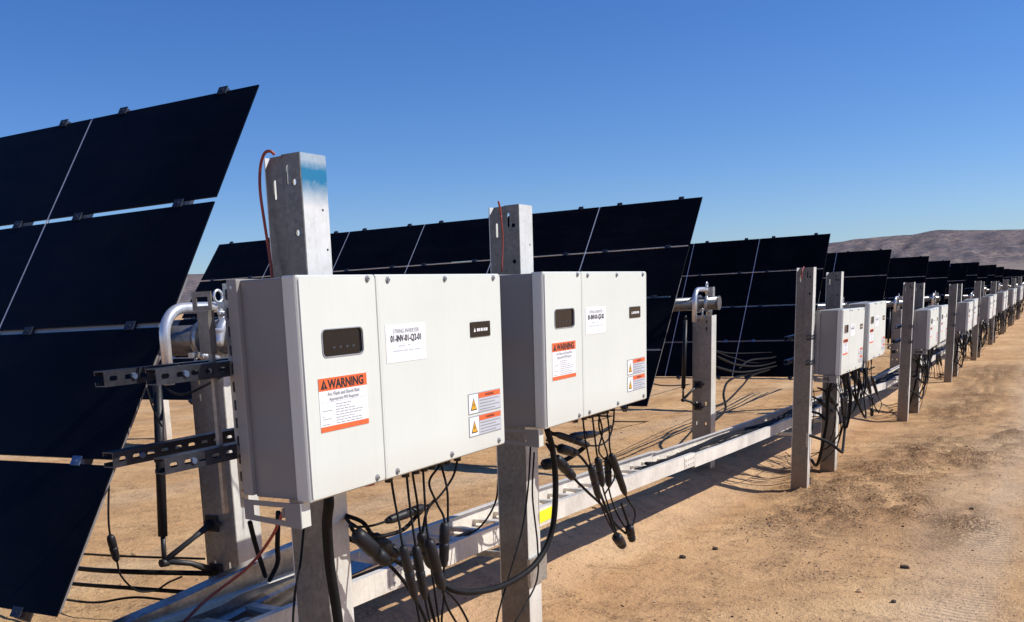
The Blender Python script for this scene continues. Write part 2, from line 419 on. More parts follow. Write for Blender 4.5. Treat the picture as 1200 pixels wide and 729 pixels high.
def build_hills():
    naz, nr = 460, 110
    vs = []
    prof = [(-40, .022), (-15, .030), (-4, .0345), (0, .0352), (1.9, .0362), (4.2, .0375), (5.6, .0392), (7.0, .037), (8.6, .0365), (10.3, .0345), (13.7, .024), (18, .021), (30, .020), (38, .026), (44, .0345), (50, .034), (60, .028), (90, .02)]
    def el(a):
        for (x0, e0), (x1, e1) in zip(prof, prof[1:]):
            if a <= x1:
                t = (a - x0) / (x1 - x0); t = t * t * (3 - 2 * t); return e0 + (e1 - e0) * t
        return prof[-1][1]
    for i in range(naz + 1):
        az = -25 + 85 * i / naz; a = math.radians(az); e = el(az)
        for j in range(nr + 1):
            t = j / nr; r = 900 + 4600 * t
            base = -2.6 + max(0, (r - 900)) * 0.0085
            rise = max(0, (t - 0.36) / 0.64)
            ridge = rise ** 0.85 * (1 - 0.0 * rise)
            p = V((r * math.cos(a), r * math.sin(a), 0))
            top = e * r
            n1 = noise.fractal(p * 0.0011 + V((3, 1, 0)), 1.0, 2.1, 6)
            n2 = abs(noise.noise(V((az * 0.9, r * 0.0006, 2.2)))) + 0.5 * abs(noise.noise(V((az * 2.3, r * 0.001, 5.2))))
            z = base + (top - base) * ridge
            z -= (top - base) * 0.20 * n2 * (4 * rise * (1 - rise)) ** 0.8 if 0 < rise < 1 else 0
            z += 26 * n1 * rise * (1 - 0.8 * rise)
            n3 = noise.ridged_multi_fractal(p * 0.0042, 1.0, 2.1, 4, 1.0, 2.0) - 1.0
            z += 7.5 * n3 * min(1, rise * 4) * (1 - .75 * rise) + 4 * noise.noise(p * .011) * min(1, rise * 4)
            z += 0 + 3.0 * noise.noise(V((az * 1.3, 0, 9))) * rise
            vs.append((p.x, p.y, z))
    for i in range(naz + 1):
        pass
    m = nr + 1
    fs = [(i * m + j, (i + 1) * m + j, (i + 1) * m + j + 1, i * m + j + 1) for i in range(naz) for j in range(nr)]
    me = bpy.data.meshes.new('hills'); me.from_pydata(vs, [], fs); me.update()
    me.polygons.foreach_set('use_smooth', [True] * len(fs)); me.materials.append(M['hill'])
    o = bpy.data.objects.new('hills', me); COL.objects.link(o); tag(o, kind='structure')
build_hills()

def clod(mb, x, y, z, r, mi=0):
    bm = bmesh.new(); bmesh.ops.create_icosphere(bm, subdivisions=1, radius=1)
    sd = random.random() * 99; sx, sy, sz = random.uniform(.7, 1.5), random.uniform(.6, 1.2), random.uniform(.4, .8)
    for v in bm.verts:
        v.co *= 1 + 0.45 * noise.noise(v.co * 1.6 + V((sd, 0, 0)))
        v.co = V((v.co.x * sx * r, v.co.y * sy * r, v.co.z * sz * r)) + V((x, y, z + r * 0.25))
    bm.verts.index_update()
    mb.add([v.co.copy() for v in bm.verts], [[v.index for v in f.verts] for f in bm.faces], mi); bm.free()
gm = MB()
_bm = bmesh.new(); bmesh.ops.create_icosphere(_bm, subdivisions=1, radius=1); _bm.verts.index_update()
_tv = [v.co.copy() for v in _bm.verts]; _tf = [[v.index for v in f.verts] for f in _bm.faces]; _bm.free()
SHAPES = []
for q in range(24):
    sx, sy, sz = random.uniform(.7, 1.5), random.uniform(.6, 1.2), random.uniform(.45, .85)
    SHAPES.append([V((v.x * sx, v.y * sy, v.z * sz)) * (1 + 0.55 * noise.noise(v * 1.6 + V((q * 7.3, 0, 0)))) for v in _tv])
SPOTS = [(10.6, 1.6, 1.3, .5), (9.3, 1.15, .8, .3), (12.6, .9, 1.2, .4), (9.7, 1.8, .6, .3), (18.5, 1.4, 2.2, .5), (4.6, 1.5, .9, .4), (6.9, 1.2, .9, .5), (8.6, 1.6, .8, .35), (7.9, 1.9, .5, .3), (13.5, 1.3, 1.5, .4)]
for k in range(13500):
    if k < 5200:
        c = random.choice(SPOTS); x = random.gauss(c[0], c[2] * .6); y = random.gauss(c[1], c[3] * .6); r = .0022 + .008 * random.random() ** 3
    elif k < 5500:
        x = 3.5 + 14 * random.random() ** 1.4; y = random.uniform(-.8, 7); r = .006 + .011 * random.random() ** 3
    else:
        x = 3.6 + 13 * random.random() ** 1.5; y = -.3 + 5.5 * random.random() ** 1.2; r = .0018 + .0042 * random.random() ** 3
    sh = SHAPES[k % 24]; a = random.random() * 6.28; ca, sa = math.cos(a) * r, math.sin(a) * r; z = gz(x, y) + r * .15
    gm.add([(x + v.x * ca - v.y * sa, y + v.x * sa + v.y * ca, z + v.z * r) for v in sh], _tf, 0 if random.random() < .72 else (1 if random.random() < .3 else 2))
tag(gm.build('gravel', [M['stone'], M['stone_dark'], M['stone_pale']]), kind='stuff')
for (x, y, r, lb) in ((6.523, 2.123, .030, 'small dark clod of dirt lying alone right of the hanging cables'),
                      (6.876, 2.003, .026, 'dark dirt clod on open sand in front of the aluminium tray'),
                      (6.863, 0.770, .030, 'dark brown clod on the bare aisle soil, nearest the bottom right'),
                      (5.905, 0.714, .022, 'small dark stone at the bottom edge of the picture'),
                      (9.234, 0.557, .022, 'small dark stone on the pale wheel track'),
                      (6.109, 0.922, .028, 'pale pinkish stone lying in disturbed soil near the bottom edge')):
    mb = MB(); clod(mb, x, y, gz(x, y), r)
    tag(mb.build('stone', M['stone'] if 'pinkish' in lb else M['stone_dark']), lb, 'stone')

# ------------------------------------------------------------------ steel posts of the inverter stands
def c_post(x, y, zt, zb, name, mat, label, cat, group, depth=0.145, width=0.125, holes=True):
    root = thing(name, (x, y, zb), label, cat, group)
    H = zt - zb + 0.25; mb = MB(); t = 0.005; z0 = zb - 0.25
    a = 0.066
    hs = []; hs2 = []
    if holes:
        hs = [slot(0.050, H - 0.062, 0.011, 0.060), circ(0.027, H - 0.085, 0.0095), circ(0.027, H - 0.235, 0.0095)]
        hs2 = [slot(0.112, H - 0.100, 0.011, 0.060)]
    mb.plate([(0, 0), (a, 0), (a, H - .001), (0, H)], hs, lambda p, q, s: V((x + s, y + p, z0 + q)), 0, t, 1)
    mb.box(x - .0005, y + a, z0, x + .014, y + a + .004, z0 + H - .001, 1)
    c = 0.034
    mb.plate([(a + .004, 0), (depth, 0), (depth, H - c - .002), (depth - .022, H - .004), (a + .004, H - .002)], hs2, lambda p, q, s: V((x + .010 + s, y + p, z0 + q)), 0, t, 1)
    # flanges and lips
    mb.box(x + t, y - .0004, z0, x + width, y + t, z0 + H - .0006)
    mb.box(x + .012, y + depth + .0004, z0, x + width, y + depth + t, z0 + H - .0015)
    mb.box(x + width - .0005, y + .001, z0, x + width + t, y + .022, z0 + H - .001)
    mb.box(x + width - .0005, y + depth - .018, z0, x + width + t, y + depth + .004, z0 + H - .002)
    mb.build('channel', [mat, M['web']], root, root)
    # punched marks on the aisle flange
    if holes:
        for (dx, dz) in ((.098, .165), (.110, .285)):
            bb = MB(); bb.tube([(x + dx, y - .002, zt - dz), (x + dx, y + .001, zt - dz)], .0035, 8)
            bb.build('bolt', M['clip'], root, root)
    return root

ORD = ['nearest', 'second', 'third', 'fourth', 'fifth', 'sixth', 'seventh', 'eighth', 'ninth']
PX = [2.46, 9.70, 16.9, 23.95, 31.0, 38.0, 45.0, 52.0, 59.2]
PTOP = [(.455, .380), (.135, .095), (-.066, -.09), (-.168, -.178), (-.165, -.19), (-.235, -.24), (-.22, -.23), (-.21, -.22), (-.2, -.2)]
BTOP = [(.079, .086), (-.258, -.240), (-.490, -.478), (-.560, -.545), (-.59, -.58), (-.60, -.59), (-.60, -.60), (-.60, -.60), (-.6, -.6)]
p_first = c_post(2.46, 1.98, PTOP[0][0], gx(2.46), 'steel_post', M['post_paint'], 'galvanised channel post sprayed blue at the top, behind the nearest inverter', 'post', 'inverter stand posts')
p_sec = c_post(3.90, 1.98, PTOP[0][1], gx(3.90), 'steel_post', M['post'], 'second galvanised post from the camera, between the two nearest inverters', 'post', 'inverter stand posts')

# ------------------------------------------------------------------ inverter
def text_obj(txt, size, x, z, y, mat, parent, root, align='LEFT', sx=1.0, bold=0.0):
    cu = bpy.data.curves.new('lettering', 'FONT'); cu.body = txt; cu.size = size; cu.align_x = align
    cu.offset = bold; cu.resolution_u = 3
    t = bpy.data.objects.new('tmp', cu); COL.objects.link(t)
    bpy.context.view_layer.update()
    me = bpy.data.meshes.new_from_object(t.evaluated_get(bpy.context.evaluated_depsgraph_get()))
    bpy.data.objects.remove(t)
    off = V(root['_o'])
    for v in me.vertices:
        v.co = V((x + v.co.x * sx, y, z + v.co.y)) - off
    me.name = 'lettering'; me.materials.clear(); me.materials.append(mat)
    o = bpy.data.objects.new('lettering', me); COL.objects.link(o); o.parent = parent
    return o

def make_inverter(X, Z, ident, label):
    Y = 1.68; W = 1.11; H = 0.60
    r = thing('inverter_cabinet', (X, Y, Z - H), label, 'inverter', 'string inverter cabinets along the row')
    zb = Z - H
    m = MB()
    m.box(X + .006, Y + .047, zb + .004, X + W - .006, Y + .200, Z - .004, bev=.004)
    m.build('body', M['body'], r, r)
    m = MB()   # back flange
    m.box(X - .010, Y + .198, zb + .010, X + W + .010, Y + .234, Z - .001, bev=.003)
    m.build('back_flange', M['flange'], r, r)
    m = MB(); m.tube([(X - .012, Y + .217, Z - .022), (X - .006, Y + .217, Z - .022)], .005, 8)
    m.build('bolt', M['galv'], r, r)
    # left door, real window opening
    def door(x0, x1, rad, holes, nm):
        m = MB()
        m.plate(rrect(x0 + .010, zb + .009, x1 - .001, Z - .009, .003), holes, lambda p, q, s: V((p, Y + s, q)), 0, .003)
        # skirt with rounded vertical edge
        prof = []
        for k in range(7):
            a = math.radians(180 + 90 * k / 6); prof.append((x0 + rad + rad * math.cos(a), Y + rad + rad * math.sin(a)))
        outer = [(x0, Y + .047)] + prof + [(x1 - .003, Y), (x1, Y + .003), (x1, Y + .047)]
        # top, bottom and side walls
        n = len(outer); vs = []; ins = .004
        for zz in (zb, zb + .005, Z - .005, Z):
            for (px, py) in outer:
                q = 1.0 if zz in (zb + .005, Z - .005) else 0.0
                py2 = py if q else max(py, Y + .006)
                px2 = px if q else min(max(px, x0 + .003), x1 - .003)
                vs.append((px2, py2, zz))
        fs = []
        for L in range(3):
            for k in range(n - 1):
                fs.append((L * n + k, L * n + k + 1, (L + 1) * n + k + 1, (L + 1) * n + k))
        fs.append([k for k in range(n)][::-1]); fs.append([3 * n + k for k in range(n)])
        # leave the front face open where the plate sits: drop faces on the front plane
        keep = []
        for f in fs:
            c = sum((V(vs[i]) for i in f), V()) / len(f)
            if len(f) == 4 and abs(c.y - Y) < .0009 and zb + .02 < c.z < Z - .02 and (max(vs[i][0] for i in f) - min(vs[i][0] for i in f)) > .05: continue
            keep.append(f)
        m.add(vs, keep)
        # frame strip between the skirt and the plate
        fr = [(x0 + rad, zb + .005), (x1 - .003, zb + .005), (x1 - .003, Z - .005), (x0 + rad, Z - .005)]
        m.plate(fr, [rrect(x0 + .012 if x0 + .012 > x0 + rad + .001 else x0 + rad + .002, zb + .011, x1 - .005, Z - .011, .003)], lambda p, q, s: V((p, Y + .0003 + s, q)), 0, .002)
        d = m.build(nm, M['paint'], r, r)
        return d
    win = (X + .092, Z - .217, X + .276, Z - .145)
    dl = door(X, X + .352, .020, [rrect(win[0], win[1], win[2], win[3], .014)], 'door')
    dr = door(X + .356, X + W, .004, [], 'door')
    # display window
    m = MB()
    m.plate(rrect(win[0] - .004, win[1] - .004, win[2] + .004, win[3] + .004, .017), [], lambda p, q, s: V((p, Y + .0045 + s, q)), 0, .003)
    dw = m.build('display_window', M['blackp'], r, r)
    m = MB()
    for k in range(4):
        cx = win[0] + .055 + k * .030; m.box(cx - .006, Y + .0036, win[1] + .020, cx + .006, Y + .0041, win[1] + .026)
    m.build('indicator_mark', M['lamp_mark'], dw, r)
    m = MB()
    m.plate(rrect(win[0] - .0025, win[1] - .0025, win[2] + .0025, win[3] + .0025, .0165), [rrect(win[0], win[1], win[2], win[3], .014)], lambda p, q, s: V((p, Y - .0022 + s, q)), 0, .0021)
    m.build('window_gasket', M['inkgrey'], r, r)
    # screws
    for i, (a, b) in enumerate(((.314, -.012), (.310, -.583), (.416, -.016), (.737, -.015), (1.060, -.014), (.416, -.582), (.738, -.580), (1.065, -.580))):
        m = MB()
        m.tube([(X + a, Y - .0022, Z + b), (X + a, Y + .0002, Z + b)], .0098, 14)
        m.tube([(X + a, Y - .0060, Z + b), (X + a, Y - .0021, Z + b)], .0062, 10, 1)
        m.box(X + a - .0045, Y - .0066, Z + b - .0009, X + a + .0045, Y - .0059, Z + b + .0009, 2)
        m.build('screw', [M['inkgrey'], M['galv'], M['ink']], dl if i < 2 else dr, r)
    # warning sticker (left door)
    e = .0012
    def rect(x0, z0, x1, z1, y, mat, nm, par):
        m = MB(); m.box(X + x0, Y - y, Z + z0, X + x1, Y - y + .0008, Z + z1); return m.build(nm, mat, par, r)
    ws = rect(.062, -.418, .282, -.273, e, M['paper'], 'warning_sticker', r)
    rect(.062, -.307, .282, -.273, e + .0008, M['orange'], 'header_band', ws)
    rect(.062, -.418, .282, -.404, e + .0008, M['orange'], 'footer_band', ws)
    m = MB(); cx, cz, s = X + .084, Z - .3025, .026
    m.add([(cx - s * .58, Y - e - .0013, cz), (cx + s * .58, Y - e - .0013, cz), (cx, Y - e - .0013, cz + s)], [(0, 1, 2)])
    m.build('warning_triangle', M['ink'], ws, r)
    text_obj('!', .017, X + .0815, Z - .3005, Y - e - .0018, M['orange'], ws, r, bold=.0006)
    text_obj('WARNING', .0345, X + .102, Z - .3025, Y - e - .0014, M['ink'], ws, r, sx=.98, bold=.0012)
    text_obj('Arc Flash and Shock Risk', .0145, X + .172, Z - .3215, Y - e - .0012, M['inkgrey'], ws, r, 'CENTER', bold=.0002)
    text_obj('Appropriate PPE Required', .0125, X + .172, Z - .3350, Y - e - .0012, M['inkgrey'], ws, r, 'CENTER', bold=.0002)
    m = MB(); rr = random.Random(3)
    m.box(X + .066, Y - e - .0003, Z - .3395, X + .278, Y - e - .0001, Z - .3388)
    for k in range(8):
        z = -.346 - k * .0074
        if k in (2, 4, 5, 7): m.box(X + .072, Y - e - .0006, Z + z - .0018, X + .072 + rr.uniform(.010, .045), Y - e - .0001, Z + z)
        x = .132; end = .132 + rr.uniform(.045, .125)
        while x < end:
            w = rr.uniform(.008, .020); m.box(X + x, Y - e - .0006, Z + z - .0022, X + x + w, Y - e - .0001, Z + z); x += w + .004
    m.build('fine_print', M['inkgrey'], ws, r)
    # identification sticker
    ids = rect(.390, -.257, .608, -.146, e, M['paper'], 'name_sticker', r)
    text_obj('STRING INVERTER', .0175, X + .499, Z - .1710, Y - e - .0012, M['inkgrey'], ids, r, 'CENTER')
    text_obj(ident, .0275, X + .499, Z - .1960, Y - e - .0012, M['ink'], ids, r, 'CENTER', sx=.86, bold=.0005)
    m = MB()
    for (x0, x1, z) in ((.455, .492, -.2075), (.505, .520, -.2065), (.425, .478, -.2215), (.484, .505, -.2215), (.511, .535, -.2215), (.545, .572, -.2215)):
        m.box(X + x0, Y - e - .0006, Z + z - .004, X + x1, Y - e - .0001, Z + z)
    m.build('fine_print', M['grey_panel'], ids, r)
    # maker plate
    mp = rect(.888, -.208, 1.024, -.158, .0030, M['blackp'], 'maker_plate', r)
    m = MB()
    cx, cz = X + .915, Z - .186
    m.add([(cx - .007, Y - .0034, cz - .005), (cx + .007, Y - .0034, cz - .005), (cx, Y - .0034, cz + .009)], [(0, 1, 2)])
    for k, w in enumerate((.010, .007, .009, .007, .009, .010)):
        m.box(X + .930 + k * .0125, Y - .0036, Z - .190, X + .930 + k * .0125 + w, Y - .0031, Z - .180)
    m.build('emblem', M['paper'], mp, r)
    # two small hazard stickers
    for z1 in (-.396, -.473):
        z0 = z1 - .070
        h = rect(.857, z0, 1.085, z1, e, M['inkgrey'], 'hazard_sticker', r)
        rect(.8605, z0 + .0035, .924, z1 - .0035, e + .0006, M['paper'], 'sticker_field', h)
        rect(.928, z0 + .0035, 1.0815, z1 - .021, e + .0006, M['grey_panel'], 'sticker_field', h)
        rect(.928, z1 - .0195, 1.0815, z1 - .0025, e + .0006, M['orange'], 'header_band', h)
        m = MB(); cx, cz, s = X + .892, Z + z0 + .013, .042
        m.add([(cx - s * .52, Y - e - .0009, cz), (cx + s * .52, Y - e - .0009, cz), (cx, Y - e - .0009, cz + s)], [(0, 1, 2)], 0)
        s2 = .033; cz2 = cz + .0035
        m.add([(cx - s2 * .50, Y - e - .0013, cz2), (cx + s2 * .50, Y - e - .0013, cz2), (cx, Y - e - .0013, cz2 + s2)], [(0, 1, 2)], 1)
        m.add([(cx + .003, Y - e - .0016, cz + .027), (cx - .005, Y - e - .0016, cz + .016), (cx + .001, Y - e - .0016, cz + .017), (cx - .002, Y - e - .0016, cz + .007), (cx + .006, Y - e - .0016, cz + .019), (cx, Y - e - .0016, cz + .0185)], [(0, 1, 2), (2, 5, 0), (3, 4, 5)], 0)
        m.build('warning_triangle', [M['ink'], M['amber']], h, r)
        text_obj('WARNING', .0135, X + 1.005, Z + z1 - .0155, Y - e - .0012, M['ink'], h, r, 'CENTER')
        m = MB()
        for k in range(4):
            m.box(X + .934, Y - e - .0010, Z + z1 - .030 - k * .0105, X + 1.074 - (k % 2) * .03, Y - e - .0005, Z + z1 - .026 - k * .0105)
        m.build('fine_print', M['inkgrey'], h, r)
    # foot bracket: folded plate with a window, running from front to back under the left end
    for xs in (X - .012,):
        m = MB()
        m.plate([(Y + .030, zb - .072), (Y + .232, zb - .058), (Y + .232, zb - .002), (Y + .030, zb - .002)],
                [[(Y + .085, zb - .053), (Y + .200, zb - .045), (Y + .200, zb - .016), (Y + .085, zb - .016)]],
                lambda p, q, s: V((xs + s, p, q)), 0, .004)
        m.box(xs + .004, Y + .030, zb - .070, xs + .042, Y + .034, zb - .002, 1)
        m.box(xs + .0045, Y + .095, zb - .046, xs + .035, Y + .100, zb - .020)
        m.build('foot_bracket', [M['body'], M['paint']], r, r)  # side plate takes the darker body colour to stand in for shade
    m = MB(); m.box(X + W - .06, Y + .19, zb - .055, X + W - .035, Y + .195, zb + .004); m.build('foot_bracket', M['paint'], r, r)
    # slotted mounting uprights behind the cabinet
    for xs in (X + .003, X + W - .045):
        m = MB()
        hs = [slot(.012, .04 + k * .05, .009, .030) for k in range(12)]
        m.plate([(0, 0), (.024, 0), (.024, .62), (0, .62)], hs, lambda p, q, s: V((xs + s, Y + .236 + p, zb - .030 + q)), 0, .004)
        m.box(xs + .004, Y + .256, zb - .030, xs + .03, Y + .259, zb + .589)
        m.build('mounting_upright', M['galv'], r, r)
    # cable glands
    m = MB()
    gl = GLANDS
    for gxx in gl:
        m.tube([(X + gxx, 1.80, zb + .003), (X + gxx, 1.80, zb - .014)], .019, 8)
        m.tube([(X + gxx, 1.80, zb - .014), (X + gxx, 1.80, zb - .045)], .0135, 8)
        m.build('cable_gland', M['conn'], r, r); m = MB()
    m.tube([(X + .345, 1.75, zb + .003), (X + .345, 1.75, zb - .016)], .028, 12)
    m.build('drain_plug', M['redplug'], r, r)
    m.v = []
    return r
GLANDS = [.54, .637, .70, .75, .80, .856, .90, .973]
inv1 = make_inverter(2.04, .079, '01-INV-01-Q2-01', 'light grey string inverter nearest the camera, largest, with fully readable warning stickers')
inv2 = make_inverter(3.50, .086, '01-INV-01-Q2-02', 'second light grey inverter from the camera, partly behind the nearest one')

# bracket and thin pole on the left end of the nearest cabinet
r = thing('conduit_pole', (2.0, 1.99, -.60), 'thin grey pole with a windowed clamp standing against the left end of the nearest inverter', 'pole')
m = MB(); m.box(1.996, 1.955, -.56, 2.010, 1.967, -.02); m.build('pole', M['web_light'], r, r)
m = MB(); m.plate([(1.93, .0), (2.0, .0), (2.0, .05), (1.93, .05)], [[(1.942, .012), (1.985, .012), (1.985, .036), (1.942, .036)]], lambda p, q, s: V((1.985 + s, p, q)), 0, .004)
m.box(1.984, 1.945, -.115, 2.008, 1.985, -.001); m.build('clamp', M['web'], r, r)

# ------------------------------------------------------------------ strut rails
def strut(x0, x1, y, z, label):
    r = thing('strut_rail', (x0, y, z), label, 'strut rail', 'slotted strut rails on the inverter stands')
    m = MB(); h = .021; n = int((x1 - x0) / .052)
    hs = [slot(.03 + k * .052, .021, .028, .013) for k in range(n) if .03 + k * .052 < x1 - x0 - .016]
    m.plate([(0, 0), (x1 - x0, 0), (x1 - x0, .042), (0, .042)], hs, lambda p, q, s: V((x0 + p, y + s, z - h + q)), 0, .003)
    m.box(x0, y + .0031, z + h - .0032, x1, y + .040, z + h - .0001)
    m.box(x0, y + .0031, z - h + .0001, x1, y + .040, z - h + .0032)
    m.box(x0 + .0002, y + .0370, z + h - .012, x1 - .0002, y + .0402, z + h - .0034)
    m.box(x0 + .0002, y + .0370, z - h + .0034, x1 - .0002, y + .0402, z - h + .012)
    m.build('channel', M['strut'], r, r)
    for xx in (x0 + .10, x0 + .76):
        m = MB(); m.tube([(xx, y - .006, z), (xx, y + .003, z)], .009, 6)
        m.build('bolt', M['clip_steel'], r, r)
    return r
st = []
for (y, z, w) in ((1.936, -.160, 'front upper'), (1.936, -.390, 'front lower'), (2.132, -.166, 'rear upper'), (2.132, -.383, 'rear lower')):
    st.append(strut(1.775, 4.75, y, z, f'dark slotted strut rail, {w} of four, sticking out left behind the nearest inverter'))

# ------------------------------------------------------------------ cables
CABLES = []
def cable(pts, r=.0045, label='', conns=(), mat='rubber', group='black cables hanging under the inverters', far=True, name='cable', nseg=7, sub=7):
    """pts: path; conns: list of (index from, index to, radius) between path points where an inline connector sits"""
    if abs(pts[0][1] - 1.8) < 1e-4 and -.62 < pts[0][2] < -.52:
        pts = [(pts[0][0], 1.8, -.545)] + list(pts); conns = [(a + 1, b + 1, c) for a, b, c in conns]
    p0 = V(pts[0]); root = thing(name, tuple(p0), label, 'cable', group)
    m = MB(); m.tube(spline(pts, sub), r, nseg); m.build('lead', M[mat], root, root)
    for (a, b, cr) in conns:
        A, B = V(pts[a]), V(pts[b]); L = (B - A); m = MB()
        pr = [(0, .5), (.03, .75), (.08, .9), (.16, 1), (.44, 1), (.455, .9), (.475, .9), (.49, 1.03), (.56, 1.03), (.58, .97), (.84, .93), (.93, .72), (1, .45)]
        if cr > .02: pr = [(0, .5), (.05, .85), (.12, 1), (.55, 1), (.58, .86), (.70, .86), (.72, .95), (.95, .8), (1, .5)]
        m.tube([A + L * t for t, _ in pr], [cr * q for _, q in pr], 10)
        m.build('connector', M['conn'], root, root)
    if far: CABLES.append(root)
    return root
T1 = 'thin black lead with an inline connector dropping from the inverter underside'
G1 = dict(p=0)
def reg(c, second, what, minor=False):
    c['_p'] = second; c['_w'] = what
    if minor: c['_minor'] = 1
    return c
def lab(i): return f'{i} thin black lead hanging from the underside of the nearest inverter'
def lab2(i): return f'{i} thin black lead hanging from the underside of the second inverter'
TW = 'thin black lead with its connector'
reg(cable([(2.596, 1.800, -0.572), (2.609, 1.800, -0.642), (2.598, 1.780, -0.708), (2.581, 1.760, -0.774), (2.625, 1.750, -0.968), (2.663, 1.760, -1.073), (2.851, 1.850, -1.321), (3.410, 2.150, -1.608), (3.735, 2.300, -1.584)], .0042, lab('leftmost'), [(3, 4, .0165)]), 0, TW)
reg(cable([(2.685, 1.800, -0.573), (2.678, 1.790, -0.655), (2.656, 1.760, -0.791), (2.682, 1.750, -0.979), (2.726, 1.760, -1.092), (2.964, 1.880, -1.332), (3.528, 2.150, -1.572), (3.818, 2.300, -1.528)], .0042, lab('second'), [(2, 3, .0165)]), 0, TW)
reg(cable([(2.722, 1.800, -0.574), (2.770, 1.820, -0.675), (2.797, 1.830, -0.786), (2.868, 1.840, -0.927), (2.938, 1.860, -1.172), (3.181, 2.000, -1.391), (3.854, 2.300, -1.581)], .0042, lab('third'), [(2, 3, .019)]), 0, TW, True)
reg(cable([(2.785, 1.800, -0.571), (2.772, 1.790, -0.673), (2.751, 1.770, -0.791), (2.808, 1.760, -0.979), (2.847, 1.760, -1.067), (3.017, 1.800, -1.221), (3.364, 1.950, -1.445), (4.103, 2.300, -1.617)], .0042, lab('fourth'), [(2, 3, .0215)]), 0, TW)
reg(cable([(2.891, 1.800, -0.564), (2.804, 1.790, -0.606), (2.831, 1.780, -0.684), (2.876, 1.780, -0.760), (2.858, 1.780, -0.915), (2.865, 1.790, -1.029), (2.962, 1.850, -1.195), (3.977, 2.300, -1.578)], .0042, lab('fifth'), [(3, 4, .0185)]), 0, TW)
reg(cable([(2.902, 1.800, -0.563), (2.886, 1.770, -0.649), (2.890, 1.775, -0.762)], .0042, 'short thin black lead joining the fifth connector under the nearest inverter'), 0, 'short thin black lead', True)
reg(cable([(3.013, 1.800, -0.563), (2.973, 1.800, -0.621), (2.896, 1.820, -0.684), (2.842, 1.840, -0.703), (2.636, 1.860, -0.712), (2.584, 1.900, -0.721), (2.659, 2.050, -0.750)], .0042, 'thin black lead curving left from the last gland of the nearest inverter', [(3, 4, .0165)]), 0, TW)
reg(cable([(2.594, 2.000, -0.691), (2.527, 1.920, -0.708), (2.490, 1.880, -0.719), (2.604, 1.840, -0.845), (2.687, 1.820, -0.947), (2.793, 1.820, -1.106), (2.960, 1.900, -1.334)], .0065, 'thick black lead with the fattest connector, slanting right beside the first post', [(2, 3, .027)]), 0, 'thick slanting black lead')
reg(cable([(2.662, 2.050, -0.724), (2.667, 1.980, -0.761), (2.677, 1.950, -0.784), (2.782, 1.920, -0.867), (2.884, 1.900, -0.858), (2.919, 1.880, -0.740), (2.964, 1.870, -0.701)], .0055, 'black lead with a fat connector tucked behind the slanting one', [(2, 3, .027)]), 0, 'black lead with a fat connector', True)
reg(cable([(2.577, 1.980, -0.688), (2.602, 1.930, -0.713), (2.629, 1.900, -0.763), (2.752, 1.880, -0.771), (2.822, 1.860, -0.733), (2.846, 1.850, -0.716)], .0075, 'heavy black lead sagging between the first post and the leads'), 0, 'heavy black lead', True)
reg(cable([(2.264, 1.800, -0.579), (2.287, 1.830, -0.645), (2.325, 1.860, -0.777), (2.351, 1.870, -0.894), (2.375, 1.880, -1.001), (2.442, 1.930, -1.219), (2.666, 2.050, -1.483), (3.114, 2.250, -1.518)], .0165, 'thick black conduit running down the front of the first post'), 0, 'thick black conduit')
reg(cable([(2.383, 2.000, -0.688), (2.318, 1.970, -0.787), (2.273, 1.965, -0.884), (2.247, 1.965, -1.042), (2.300, 2.000, -1.209)], .004, 'thin black lead running down the left side of the first post'), 0, 'thin black lead', True)
# second inverter
reg(cable([(4.123, 1.800, -0.550), (4.124, 1.790, -0.646), (4.131, 1.770, -0.763), (4.201, 1.760, -0.933), (4.300, 1.760, -1.055), (4.404, 1.760, -1.153)], .0042, lab2('leftmost'), [(2, 3, .0175)]), 1, TW)
reg(cable([(4.229, 1.800, -0.547), (4.232, 1.790, -0.650), (4.247, 1.785, -0.747), (4.291, 1.780, -0.891), (4.357, 1.770, -1.026), (4.451, 1.770, -1.173)], .0042, lab2('second'), [(2, 3, .0175)]), 1, TW)
reg(cable([(4.319, 1.800, -0.546), (4.331, 1.810, -0.616), (4.390, 1.810, -0.705), (4.406, 1.800, -0.768), (4.413, 1.800, -0.914), (4.482, 1.790, -1.053), (4.601, 1.780, -1.173)], .0042, lab2('third'), [(3, 4, .0175)]), 1, TW, True)
reg(cable([(4.402, 1.800, -0.544), (4.382, 1.780, -0.642), (4.375, 1.770, -0.750), (4.505, 1.750, -0.970), (4.630, 1.750, -1.081), (4.593, 1.750, -1.151), (4.572, 1.760, -1.191)], .0042, lab2('fourth'), [(2, 3, .0185)]), 1, TW)
reg(cable([(4.498, 1.800, -0.543), (4.449, 1.790, -0.631), (4.387, 1.800, -0.696), (4.232, 1.820, -0.690), (4.038, 1.900, -0.611), (4.118, 1.980, -0.593)], .0042, 'thin black lead curving left to the second post with its connector level', [(3, 4, .0165)]), 1, TW)
reg(cable([(4.289, 1.800, -0.539), (4.347, 1.800, -0.638), (4.351, 1.820, -0.740), (4.497, 1.820, -0.825), (4.539, 1.820, -0.896), (4.456, 1.840, -0.967)], .0042, lab2('looped')), 1, 'thin black lead', True)
reg(cable([(4.073, 1.960, -0.664), (4.041, 1.900, -0.720), (4.165, 1.870, -0.833), (4.270, 1.840, -0.923), (4.326, 1.800, -0.989), (4.481, 1.790, -1.117), (4.578, 1.780, -1.181)], .0065, 'thick black lead slanting right from the second post', [(1, 2, .025)]), 1, 'thick slanting black lead')
reg(cable([(4.157, 2.000, -0.658), (4.187, 1.950, -0.701), (4.334, 1.930, -0.746), (4.414, 1.900, -0.828), (4.420, 1.860, -0.919), (4.496, 1.840, -1.060)], .0065, 'black lead with a fat connector above the slanting one', [(1, 2, .024)]), 1, 'black lead with a fat connector', True)
